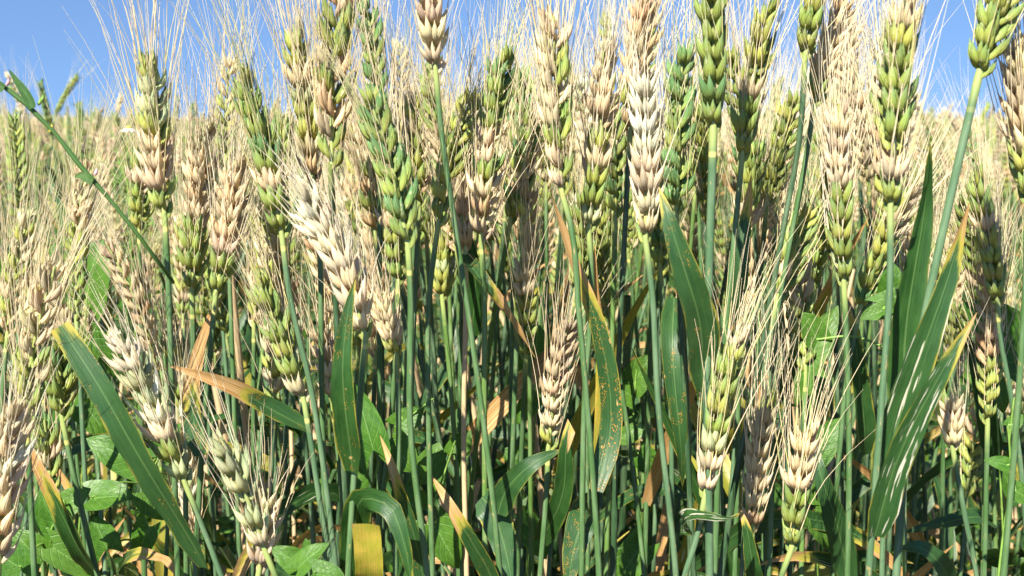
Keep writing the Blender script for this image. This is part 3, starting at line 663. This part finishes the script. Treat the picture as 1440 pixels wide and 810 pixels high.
# ------------------------------------------------------------------ the stand behind: random individuals
PAT = {
 'green': ['GGBGGGYG', 'GBGBGBGG', 'BGBBGBB', 'YGYGGYYG', 'GGGTGGGG'],
 'tan': ['TKTTKTTW', 'OTTOTTTN', 'KTKWKTKW', 'TNTTOTTT'],
 'tantop': ['GGYGTTKT', 'GGGYYTTT', 'YGTTKTTW', 'GYYOTTTT'],
 'mixed': ['GTYTGTYT', 'TGYGTTGG', 'YTOYGTYC', 'TYTYYCYC'],
}
PHRASE = {'GGBGGGYG': 'mid-green', 'GBGBGBGG': 'green', 'BGBBGBB': 'dark green', 'YGYGGYYG': 'yellow-green', 'GGGTGGGG': 'green one-tan-patch',
          'TKTTKTTW': 'bleached tan', 'OTTOTTTN': 'orange-tan', 'KTKWKTKW': 'pale rosy', 'TNTTOTTT': 'dull tan',
          'GGYGTTKT': 'green-based rosy-topped', 'GGGYYTTT': 'green-based tan-topped', 'YGTTKTTW': 'yellow-based pale-topped', 'GYYOTTTT': 'green-based orange-topped',
          'GTYTGTYT': 'banded green-and-tan', 'TGYGTTGG': 'tan-based green-topped', 'YTOYGTYC': 'patchy yellow-and-tan', 'TYTYYCYC': 'straw-yellow'}
MARKS = [(40, 'the arching beaded ear'), (165, 'the slanting knotweed stem'), (232, 'the pale green and white ear'), (303, 'the bleached pinkish ear'),
         (395, 'the leaning yellow-awned ear'), (466, 'the tall olive two-rowed ear'), (574, 'the leaning blue-green ear'), (613, 'the pinkish ear against the sky'),
         (677, 'the ear on the pink stem'), (791, 'the half tan, half yellow-green ear'), (908, 'the creamy white ear'), (951, 'the deep green ear'), (1003, 'the plump green ear'),
         (1043, 'the right-leaning flared ear'), (1140, 'the short olive ear'), (1187, 'the pink-topped ear'), (1255, 'the big blurred ear'), (1322, 'the streaked leaves'), (1376, 'the long curved stem')]
def stand_label(px, pat, nod, far):
    m = min(MARKS, key=lambda q: abs(q[0] - px))[1]
    return ('small ' if far else '') + PHRASE[pat] + (' nodding' if abs(nod) > .12 else ' upright') + ' wheat ear ' + ('far behind ' if far else 'behind ') + m
def rand_leaf(R, stem, zlo=.30, zhi=.66):
    """a blade leaving the stem curve somewhere below the ear"""
    S = spline(stem, 40); z = R.uniform(zlo, zhi)
    i = int(np.argmin(np.abs(S[:, 2] - z))); p = S[i]
    az = R.uniform(0, 2 * math.pi); h = np.array([math.cos(az), math.sin(az), 0])
    L = R.uniform(.12, .22); up = R.uniform(.45, 1.0); droop = R.uniform(.0, 1.1)
    P = [p]
    for q in (.3, .6, .85, 1.0):
        P.append(p + h * L * (q * (1 - up * .55)) + np.array([0, 0, L * (up * q - droop * q * q * .9)]))
    dry = R.choice([0, .05, .1, .1, .25, .3, .4, 1.15])
    return dict(P=P, kind='dry' if dry > 1 else 'green', w=R.uniform(8, 13), roll=R.uniform(-60, 60), roll1=R.uniform(-60, 60), fold=R.uniform(.15, .5),
                c=(dry, R.choice([.3, .6, 1.0, 1.0, 1.5]), R.uniform(.2, 1), R.choice([0, 0, 0, .85])), n=10)

def stand_plant(x, y, ztip, R, hi, px, kinds):
    kind = R.choices(list(PAT), kinds)[0]
    L = R.uniform(.056, .096); lean = R.gauss(0, .10); lean_y = R.gauss(0, .10); nod = R.gauss(0, .10)
    tip = np.array([x, y, ztip])
    base = tip - np.array([(lean + nod) * L, lean_y * L, L])
    mid = (tip + base) / 2 - np.array([nod * L * .25, 0, 0])
    zb = base[2]
    st = [base, base - np.array([lean * .06, lean_y * .06, .06]), np.array([base[0] - lean * .22, base[1] - lean_y * .2, zb * .5]),
          np.array([base[0] - lean * .30 + R.gauss(0, .01), base[1] - lean_y * .25, 0.0])]
    lv = [rand_leaf(R, st) for _ in range(R.choice([1, 2, 3]) if hi else R.choice([0, 1]))]
    pat = R.choice(PAT[kind]); lab = stand_label(px, pat, nod, not hi); grp = 'wheat standing behind the front row' if hi else 'wheat farther back in the field'
    return wheat(lab, [base, mid, tip], st, R.uniform(0, 180), pat, R.randrange(10 ** 6), group=grp, hi=hi,
                 stem=R.choice('gggbbdy'), leaves=lv, awn=(R.uniform(55, 75), .52 if hi else .30, R.choice(['ttt', 'tty', 'tyg', 'ttw'])), size=R.uniform(.78, 1.04),
                 n=None if hi else 16)

R0 = random.Random(11)
taken = []
def free(x, y, dmin):
    for a, b in taken:
        if (a - x) ** 2 + (b - y) ** 2 < dmin * dmin: return False
    taken.append((x, y)); return True
cnt = 0
while cnt < 182:
    y = .57 + .43 * R0.random() ** 1.2; px = R0.uniform(-40, 1480)
    dens = 1.0 if 400 < px < 1230 else (.55 if px < 330 else .5)
    if R0.random() > dens: continue
    x = (px - 720) / FPX * y * 1.02
    if not free(x, y, .022): continue
    zt = CAM_H + R0.gauss(-.030 if not 480 < px < 1280 else -.006, .036) - (0.05 if (px < 330 or px > 1270) else 0)
    zt = min(zt, CAM_H + (.02 if px < 330 else .075))
    stand_plant(x, y, zt, R0, True, px, (4, 3, 3, 4)); cnt += 1
cnt = 0
while cnt < 56:
    y = R0.uniform(1.02, 1.75); px = R0.uniform(-60, 1500)
    x = (px - 720) / FPX * y
    if not free(x, y, .03): continue
    zt = CAM_H + R0.gauss(-.045, .035) - (0.02 if px < 300 else 0)
    stand_plant(x, y, zt, R0, False, px, (3, 4, 3, 4)); cnt += 1

# ------------------------------------------------------------------ weeds
def weed_leaf_mesh(L, Wd, mat, lobe=.3, cup=.18, seed=0, name='leaf', sharp=1.0, rows=9, cols=7):
    R = random.Random(seed)
    v = np.linspace(0, 1, rows); u = np.linspace(-1, 1, cols)
    w = Wd / 2 * (np.sin(math.pi * np.clip(.30 + .70 * v, 0, 1)) ** sharp)
    w[-1] = Wd * .01
    V, U = np.meshgrid(v, u, indexing='ij')
    x = U * w[:, None]; y = L * V - lobe * L * np.abs(U) ** 1.4 * (1 - V) ** 2.2
    z = cup * np.abs(U) * w[:, None] + .05 * L * np.sin(V * 3 + R.uniform(0, 6)) - .10 * L * V ** 2 + .03 * Wd * np.sin(V * 9 + U * 3 + R.uniform(0, 6)) * np.abs(U)
    mb = MB(); mb.add(np.stack([x, y, z], -1), grid_faces(rows, cols), np.stack([U * .5 + .5, V], -1))
    return mb.mesh(name, [mat])

BW = [weed_leaf_mesh(.034 + .004 * k, .024 + .002 * (k % 3), BINDWEED, .34, .2, k, sharp=.85) for k in range(5)]
BWR = [weed_leaf_mesh(.032, .028, BINDWEED, .26, .25, 20 + k, sharp=.7) for k in range(3)]

def leaf_matrix(p, d, n, s):
    d = unit(d); n = np.asarray(n, float); n = unit(n - (n @ d) * d); x = np.cross(d, n)
    M = np.eye(4); M[:3, 0], M[:3, 1], M[:3, 2], M[:3, 3] = x * s, d * s, n * s, p
    return Matrix(M.tolist())

def vine(label, path, leaf_specs, group=None, name='bindweed', r=.0010):
    """path: world points root -> top; leaf_specs: (world point of leaf base, direction, normal, scale, mesh)"""
    path = np.asarray(path, float); root = path[0].copy()
    t = thing(name, tuple(root), label, 'weed', group)
    S = spline(path, 40); mb = MB(); tube(mb, S, np.linspace(r * 1.2, r * .5, 40), 6)
    for p, d, n, s, me in leaf_specs:
        i = int(np.argmin(np.linalg.norm(S - p, axis=1) + 0.3 * np.abs(S[:, 2] - (p[2] - .012))))
        q = S[i]; tube(mb, spline([q, (q + p) / 2 + np.array([0, 0, .004]), p + unit(d) * .001], 8), r * .6, 5)
    obj('stem', mb.mesh('stem', [WSTEM], root), t)
    for p, d, n, s, me in leaf_specs:
        o = obj('leaf', me, t); o.matrix_basis = leaf_matrix(p - root, d, n, s)
    return t

def px_leaf(x, y, tx, ty, Y, s, me, nrm=(0, -1, .6), dy=0):
    p = W(x, y, Y); q = W(tx, ty, Y); q[1] += dy
    return (p, q - p, nrm, s * .70, me)
def px_path(root_xy, pts, Y):
    P = [W(x, y, Y) for x, y in pts]
    return [np.array([root_xy[0], root_xy[1], 0.0]), np.array([root_xy[0] * .5 + P[0][0] * .5, root_xy[1] * .5 + P[0][1] * .5, P[0][2] * .5])] + P

Yb = .56
vine('climbing bindweed with a large light green arrow-shaped leaf among the middle stems',
     px_path((-.08, .56), [(505, 790), (520, 700), (535, 640), (560, 600), (610, 560)], Yb),
     [px_leaf(525, 632, 500, 545, Yb - .02, 1.0, BW[3]), px_leaf(548, 622, 592, 670, Yb - .015, .85, BWR[0]), px_leaf(560, 600, 594, 575, Yb, .68, BWR[1], (.2, -1, .5)),
      px_leaf(515, 600, 478, 625, Yb + .01, .7, BWR[2]), px_leaf(500, 660, 520, 700, Yb - .01, .55, BW[0])])
vine('bindweed with rounded sunlit leaves behind the upright middle stems',
     px_path((-.04, .60), [(590, 800), (600, 740), (620, 680), (640, 620)], .58),
     [px_leaf(600, 680, 625, 590, .59, 1.0, BWR[1]), px_leaf(590, 720, 560, 690, .585, .9, BWR[2]), px_leaf(612, 740, 640, 790, .575, .9, BW[2]), px_leaf(580, 770, 550, 800, .57, .7, BW[1]), px_leaf(640, 640, 665, 600, .60, .7, BWR[0])])
vine('bindweed with heart-shaped leaves in the shade under the diagonal leaf',
     px_path((-.28, .62), [(215, 800), (200, 760), (190, 720), (205, 680), (225, 640)], .60),
     [px_leaf(126, 700, 184, 697, .57, 1.0, BWR[0], (0, -.7, 1)), px_leaf(150, 772, 138, 742, .57, .8, BWR[1], (0, -.7, 1)), px_leaf(205, 690, 240, 730, .59, .9, BWR[2]),
      px_leaf(210, 740, 190, 790, .58, .8, BW[1]), px_leaf(190, 650, 150, 630, .61, 1.0, BW[2]), px_leaf(225, 640, 250, 600, .62, .9, BW[0])])
vine('bindweed with broad light leaf lit from behind near the knotweed',
     px_path((-.38, .80), [(118, 620), (122, 520), (120, 440), (130, 380)], .78),
     [px_leaf(118, 420, 138, 350, .78, 1.9, BWR[2]), px_leaf(128, 480, 160, 520, .78, 1.2, BW[1]), px_leaf(112, 540, 80, 580, .77, 1.1, BW[3]), px_leaf(120, 570, 150, 610, .75, 1.1, BWR[0])])
vine('bindweed with a very broad pale leaf behind the slim blue stem at the right',
     px_path((.33, .64), [(1405, 640), (1400, 560), (1395, 500)], .62),
     [px_leaf(1432, 500, 1372, 432, .60, 1.75, BWR[1], (.1, -1, .5)), px_leaf(1400, 540, 1420, 600, .61, .6, BW[2])])
vine('thin twining bindweed with small bright leaves on the right-hand stems',
     px_path((.28, .50), [(1405, 800), (1415, 720), (1425, 660), (1418, 600), (1426, 560)], .50),
     [px_leaf(1421, 690, 1405, 640, .495, .42, BW[0]), px_leaf(1425, 690, 1446, 700, .495, .5, BWR[2]), px_leaf(1420, 600, 1436, 585, .50, .35, BWR[1]), px_leaf(1418, 655, 1400, 650, .50, .4, BW[1])])
vine('bindweed with dark toothed leaves between the thick blue-grey stem and the dark leaf',
     px_path((.22, .56), [(1262, 620), (1255, 540), (1248, 480), (1250, 430)], .53),
     [px_leaf(1246, 428, 1284, 415, .52, .75, BW[2], (0, -.6, 1)), px_leaf(1245, 435, 1222, 443, .52, .5, BW[0]), px_leaf(1250, 410, 1262, 350, .54, .6, BWR[2]), px_leaf(1150, 480, 1130, 440, .54, .7, BWR[0])])
vine('bindweed with shaded leaves low behind the long-awned rosy ear',
     px_path((.19, .60), [(1150, 800), (1146, 700), (1140, 620), (1140, 540)], .58),
     [px_leaf(1138, 555, 1140, 520, .58, .9, BWR[1]), px_leaf(1140, 500, 1165, 455, .585, .9, BW[3]), px_leaf(1145, 640, 1175, 600, .58, .9, BW[1]), px_leaf(1142, 690, 1105, 680, .575, .8, BWR[0]), px_leaf(1145, 720, 1170, 770, .57, .8, BW[2])])
vine('bindweed with bright leaf in the dark between the middle stems and the hanging leaf',
     px_path((.09, .70), [(905, 800), (900, 700), (890, 600), (895, 520)], .66),
     [px_leaf(890, 540, 915, 500, .66, .9, BWR[0]), px_leaf(892, 560, 865, 540, .66, .8, BW[0]), px_leaf(898, 640, 925, 660, .65, .8, BWR[1]), px_leaf(900, 770, 880, 800, .64, 1.0, BW[2]), px_leaf(895, 600, 870, 620, .65, .7, BWR[2])])
vine('bindweed with small leaves between the dull grey-brown ear and the first upright stems',
     px_path((.01, .70), [(740, 800), (745, 700), (752, 600), (750, 500)], .68),
     [px_leaf(752, 510, 758, 455, .67, 1.0, BWR[0]), px_leaf(750, 560, 730, 590, .67, .8, BW[0]), px_leaf(746, 660, 720, 640, .66, .9, BWR[1]), px_leaf(742, 740, 765, 780, .65, .8, BW[2])])
vine('low bindweed with glossy leaves beside the short brown bearded ear',
     px_path((-.14, .50), [(440, 835), (438, 815), (436, 795)], .46),
     [px_leaf(420, 800, 450, 770, .45, .6, BW[1], (0, -.7, 1)), px_leaf(440, 806, 470, 812, .44, .6, BWR[0], (0, -.7, 1)), px_leaf(432, 800, 402, 782, .46, .6, BW[2]), px_leaf(436, 792, 430, 760, .46, .45, BW[0])])
vine('low bindweed with leaves crowding under the brown-tipped leaf',
     px_path((-.33, .56), [(60, 835), (70, 790), (75, 750), (90, 715)], .53),
     [px_leaf(60, 790, 30, 760, .52, .9, BWR[2]), px_leaf(75, 770, 105, 790, .51, .8, BW[3]), px_leaf(78, 740, 60, 700, .53, .8, BW[0]), px_leaf(30, 800, 0, 780, .50, .9, BWR[0]), px_leaf(90, 715, 120, 690, .54, .7, BWR[1])])

hero('green ear deep in the stand over a curled half-dead leaf near the ground', (196, 330), (200, 215), .66, 50, 'GYGTG', [(198, 420), (200, 700)], awn=(50, .6, 'yt'),
     leaves=[dict(px=[(196, 812, -.04), (170, 792, -.10), (210, 784, -.13), (244, 800, -.14), (250, 830, -.14)], w=15, roll=50, c=(.3, .8, .9, .9), fold=.1, label='curled half-dead leaf')])
# knotweed: long jointed stem crossing in front of the sky
Yk = .46
kp = [W(x, y, Yk) for x, y in [(-12, 108), (15, 130), (45, 152), (80, 190), (125, 248), (165, 292), (205, 345)]]
kroot = np.array([-.195, .74, 0.0])
path = [kroot, np.array([-.195, .74, .38]), W(250, 470, .70), W(226, 385, .58)] + kp[::-1]
t = thing('knotweed', tuple(kroot), 'long jointed green knotweed stem slanting across the sky', 'weed')
S = spline(path, 70); rr = np.linspace(.0010, .0008, 70)
for q in kp[2:6:2]:
    i = int(np.argmin(np.linalg.norm(S - q, axis=1))); rr[i] *= 1.35
mb = MB(); tube(mb, S, rr, 7); obj('stem', mb.mesh('stem', [KNOT], kroot), t)
for px in ([(47, 152), (40, 138), (34, 128), (22, 112), (12, 97)], [(131, 254), (120, 249), (111, 247), (104, 250)], [(6, 124), (-2, 122), (-14, 126)]):
    mb = MB(); ribbon(mb, [W(x, y, Yk - .002) for x, y in px], .0040, 10, -20, .3, cols=5, n=12, view=(0, -1, .25))
    obj('leaf', mb.mesh('leaf', [KNOT], kroot), t)
for x, y, m_ in ((54, 148, WSTEM), (58, 143, WSTEM), (9, 121, PINK), (70, 186, YELLOW), (133, 247, PINK)):
    mb = MB(); husk(mb, (0, 0, 0), 15, 10, 3.4, 1.7, 1.6, 0, sides=6)
    mb.v = [v + W(x, y, Yk) - kroot for v in mb.v]
    obj('bud', mb.mesh('bud', [m_]), t)

# feathery chamomile behind the knotweed
def chamomile(label, root, top, seed, flowers, spread=.05, group=None):
    R = random.Random(seed); root = np.array([*root, 0.0]); top = np.asarray(top, float)
    t = thing('chamomile', tuple(root), label, 'weed', group)
    S = spline([root, root * .5 + top * .5 + np.array([R.gauss(0, .01), 0, 0]), top], 30)
    mb = MB(); tube(mb, S, np.linspace(.0012, .0006, 30), 5); obj('stem', mb.mesh('stem', [WSTEM], root), t)
    mb = MB()
    for k in range(60):
        i = R.randrange(10, 29); p = S[i]; az = R.uniform(0, 6.28); L = R.uniform(.4, 1) * spread
        d = unit(np.array([math.cos(az), math.sin(az), R.uniform(.2, 1.3)]))
        e = p + d * L; tube(mb, spline([p, p + d * L * .5 + np.array([0, 0, -.003]), e], 6), np.linspace(.0005, .0003, 6), 3)
        for j in range(7):
            q = p + (e - p) * R.uniform(.3, 1); dd = unit(d + np.array([R.gauss(0, .8), R.gauss(0, .8), R.gauss(0, .6)]))
            tube(mb, [q, q + dd * R.uniform(.006, .014)], .0003, 3)
    o = obj('foliage', mb.mesh('foliage', [WSTEM], root), t); o['kind'] = 'stuff'
    for fx in flowers:
        c = np.asarray(fx, float); mb = MB(); nb = MB()
        i = int(np.argmin(np.linalg.norm(S - c, axis=1)))
        sb = MB(); tube(sb, spline([S[max(0, i - 3)], (S[i] + c) / 2, c], 8), .0005, 4); obj('flower_stalk', sb.mesh('flower_stalk', [WSTEM], root), t)
        for j in range(13):
            a = j / 13 * 6.283; d = np.array([math.cos(a), math.sin(a), -.25])
            ribbon(mb, [c, c + d * .004, c + d * .0085 + np.array([0, 0, -.001])], .003, 0, 0, .1, cols=3, n=5, cut=.3, view=(0, 0, 1))
        f = obj('flower', mb.mesh('flower', [PETAL], root), t)
        tt = np.linspace(0, 1, 5); tube(nb, [c + np.array([0, 0, .0035 * k - .001]) for k in tt], .0026 * np.sqrt(1.001 - tt ** 2), 8)
        obj('flower_centre', nb.mesh('flower_centre', [YELLOW], root), f)
chamomile('feathery green chamomile with one small white flower beside the pale bearded ear', (-.36, 1.0), W(178, 215, 1.0), 1, [W(181, 180, 1.0)], .06)
chamomile('flowerless feathery green weed behind the knotweed stem', (-.40, 1.12), W(160, 250, 1.1), 2, [], .07)
chamomile('thin weed with a loose greenish top rising into the sky', (-.62, 1.6), W(128, 138, 1.6), 3, [], .03)

# ------------------------------------------------------------------ stuff: the rest of the crop, undergrowth, litter
def instancer(name, label, cat, pts, rots, scl, idx, sources):
    coll = bpy.data.collections.new(name + '_sources')
    for s in sources: coll.objects.link(s)
    me = bpy.data.meshes.new(name); me.vertices.add(len(pts)); me.vertices.foreach_set('co', np.asarray(pts, float).ravel())
    for nme, ty, val in (('rot', 'FLOAT_VECTOR', rots), ('scl', 'FLOAT', scl), ('idx', 'INT', idx)):
        at = me.attributes.new(nme, ty, 'POINT')
        at.data.foreach_set('vector' if ty == 'FLOAT_VECTOR' else 'value', np.asarray(val).ravel())
    me.update()
    o = obj(name, me); o['kind'] = 'stuff'; o['label'] = label; o['category'] = cat
    ng = bpy.data.node_groups.new(name, 'GeometryNodeTree')
    ng.interface.new_socket('Geometry', in_out='INPUT', socket_type='NodeSocketGeometry')
    ng.interface.new_socket('Geometry', in_out='OUTPUT', socket_type='NodeSocketGeometry')
    N, Lk = ng.nodes, ng.links
    gi, go = N.new('NodeGroupInput'), N.new('NodeGroupOutput')
    ci = N.new('GeometryNodeCollectionInfo'); ci.inputs['Collection'].default_value = coll
    ci.inputs['Separate Children'].default_value = True; ci.inputs['Reset Children'].default_value = True
    ip = N.new('GeometryNodeInstanceOnPoints'); ip.inputs['Pick Instance'].default_value = True
    def na(nm, ty):
        n = N.new('GeometryNodeInputNamedAttribute'); n.data_type = ty; n.inputs[0].default_value = nm
        return n.outputs[0]
    Lk.new(gi.outputs[0], ip.inputs['Points']); Lk.new(ci.outputs[0], ip.inputs['Instance'])
    Lk.new(na('idx', 'INT'), ip.inputs['Instance Index'])
    e2r = N.new('FunctionNodeEulerToRotation'); Lk.new(na('rot', 'FLOAT_VECTOR'), e2r.inputs[0]); Lk.new(e2r.outputs[0], ip.inputs['Rotation'])
    Lk.new(na('scl', 'FLOAT'), ip.inputs['Scale']); Lk.new(ip.outputs[0], go.inputs[0])
    md = o.modifiers.new('scatter', 'NODES'); md.node_group = ng
    return o

def proto_plant(seed, kind, full=True):
    R = random.Random(seed); mb = MB(); h = .84
    L = R.uniform(.068, .09); nod = R.gauss(0, .18); a = R.uniform(0, 6.28); hv = np.array([math.cos(a), math.sin(a), 0])
    base = np.array([0, 0, h - L]) + hv * nod * .08; tip = np.array([0, 0, h]) + hv * nod * .22
    st = [base, np.array([0, 0, h - L - .08]) + hv * nod * .04, np.array([R.gauss(0, .01), R.gauss(0, .01), .4]), np.zeros(3)]
    tube(mb, spline(st, 12), np.linspace(.0014, .0021, 12), 5, STEM[R.choice('gbdy')], 2)
    lay, n, P = ear_layout([base, (base + tip) / 2 - hv * nod * .01, tip], R.uniform(0, 180), R, n=17, size=.95)
    ts = []; pat = R.choice(PAT[kind])
    for M, rank, k, tt, p in lay:
        pm, tips = SPK_LO[R.randrange(4)]; c = spk_colour(pat, k, n, rank, R)
        for v, f, uv in zip(pm.v, pm.f, pm.uv): mb.add(v @ M[:3, :3].T + M[:3, 3], f - f.min(), uv, c, 0)
        ts.append(tips)
    am = make_awns(lay, ts, R, R.uniform(.045, .065), .20, R.choice(['ttt', 'tty', 'ttw']))
    for v, f, uv, c in zip(am.v, am.f, am.uv, am.c): mb.add(v, f - f.min(), uv, c, 1)
    for _ in range(R.choice([2, 3, 4])):
        lf = rand_leaf(R, st, .25, .72)
        ribbon(mb, lf['P'], lf['w'] * .001, lf['roll'], lf['roll1'], lf['fold'], cols=3, n=8, col=lf['c'], mi=3)
    return bpy.data.objects.new('wheat_source', mb.mesh('wheat_source', [SPA, AWA, STA, LFA]))

SRC = [proto_plant(300 + k, ['green', 'tan', 'tantop', 'mixed', 'green', 'tan', 'green', 'tantop', 'mixed', 'green', 'green', 'mixed'][k]) for k in range(12)]
pts, rots, scl, idx = [], [], [], []
def strew(n, y0, y1, half, ylaw=1.0):
    k = 0
    while k < n:
        y = y0 + (y1 - y0) * rng.rand() ** ylaw
        x = rng.uniform(-1, 1) * half(y)
        pxx = abs(x / y) * FPX
        if y < 1.75 and pxx < 800: continue             # inside the picture the near plants stand one by one
        pts.append((x, y, 0)); rots.append((rng.normal(0, .06), rng.normal(0, .06), rng.uniform(0, 6.28)))
        scl.append(float(np.clip(rng.normal(.975, .055), .82, 1.12))); idx.append(rng.randint(len(SRC))); k += 1
strew(330, .45, 1.75, lambda y: 1.9)
strew(1500, 1.75, 4.0, lambda y: .62 * y + .6)
strew(5200, 4.0, 14.0, lambda y: .60 * y + .6)
strew(6000, 14.0, 70.0, lambda y: .55 * y, 1.3)
instancer('wheat_crop', 'mass of bearded ripening wheat stretching back to the horizon', 'wheat field', pts, rots, scl, idx, SRC)

wsrc = [bpy.data.objects.new('weed_leaf_source', me) for me in (BW[0], BW[2], BWR[0], BWR[1])]
for k in range(2):
    mb = MB(); ribbon(mb, [(0, 0, 0), (0, .03, .05), (0, .08, .06), (0, .13, .03)], .009, 10, 50, .3, cols=3, n=8, col=(.1, .5, .5, 0)); wsrc.append(bpy.data.objects.new('weed_leaf_source', mb.mesh('weed_leaf_source', [LFA])))
N = 3800
y = .82 + 2.4 * rng.rand(N) ** 1.4; x = rng.uniform(-1, 1, N) * (.55 * y + .15)
z = .03 + .56 * rng.rand(N) ** 1.2
z = np.where(x / y < -.18, z * 1.3, z)
instancer('undergrowth', 'tangle of small green weed leaves between the wheat stems', 'undergrowth', np.stack([x, y, z], 1),
          np.stack([rng.normal(.4, .6, N), rng.normal(0, .6, N), rng.uniform(0, 6.28, N)], 1), rng.uniform(.28, .8, N), rng.randint(0, len(wsrc), N), wsrc)
lsrc = []
for k in range(4):
    R = random.Random(70 + k); mb = MB()
    ribbon(mb, [(0, 0, 0), (R.gauss(0, .01), .04, .012), (R.gauss(0, .02), .09, R.gauss(.01, .015)), (R.gauss(0, .03), .14, 0)], R.uniform(.004, .010), R.uniform(-40, 40), R.uniform(-90, 90), .4, cols=3, n=8)
    lsrc.append(bpy.data.objects.new('litter_source', mb.mesh('litter_source', [DRYM])))
N = 900
y = .66 + 3 * rng.rand(N) ** 1.4; x = rng.uniform(-1, 1, N) * (.55 * y + .2); z = .005 + .50 * rng.rand(N) ** 2.2
instancer('dead_leaf_litter', 'brown dead leaves and straw caught low between the stems', 'litter', np.stack([x, y, z], 1),
          np.stack([rng.normal(.3, .8, N), rng.normal(0, .6, N), rng.uniform(0, 6.28, N)], 1), rng.uniform(.5, 1.2, N), rng.randint(0, 4, N), lsrc)

bsrc = []
for k in range(8):
    R = random.Random(500 + k); mb = MB(); q = R.gauss(0, .03)
    ribbon(mb, [(0, 0, 0), (q * .3, .01, .07), (q, .03 + R.uniform(0, .03), .14), (q * 1.6, .05 + R.uniform(0, .06), .15 + R.uniform(-.05, .05))], R.uniform(.008, .013), R.uniform(-30, 30), R.uniform(-60, 60), .3, cols=3, n=9,
           col=(R.choice([.0, .1, .2, .3]), R.uniform(.2, 1.2), R.uniform(.2, .9), R.choice([0, 0, .8])))
    bsrc.append(bpy.data.objects.new('blade_source', mb.mesh('blade_source', [LFA])))
for k in range(3):
    R = random.Random(540 + k); mb = MB(); tube(mb, spline([(0, 0, 0), (R.gauss(0, .01), 0, .15), (R.gauss(0, .02), 0, .30)], 6), .0019, 5, STEM['gdt'[k]], 0)
    bsrc.append(bpy.data.objects.new('blade_source', mb.mesh('blade_source', [STA])))
N = 4600
y = .68 + 1.3 * rng.rand(N) ** 1.2; x = rng.uniform(-1, 1, N) * (.55 * y + .25); z = .0 + .42 * rng.rand(N)
z = np.where(np.abs(x / y) > .36, z * .8, z)
instancer('lower_wheat_leaves', 'dim tangle of lower wheat blades and stalks between the stems', 'wheat leaves', np.stack([x, y, z], 1),
          np.stack([rng.normal(0, .25, N), rng.normal(0, .25, N), rng.uniform(0, 6.28, N)], 1), rng.uniform(.7, 1.3, N), rng.randint(0, len(bsrc), N), bsrc)
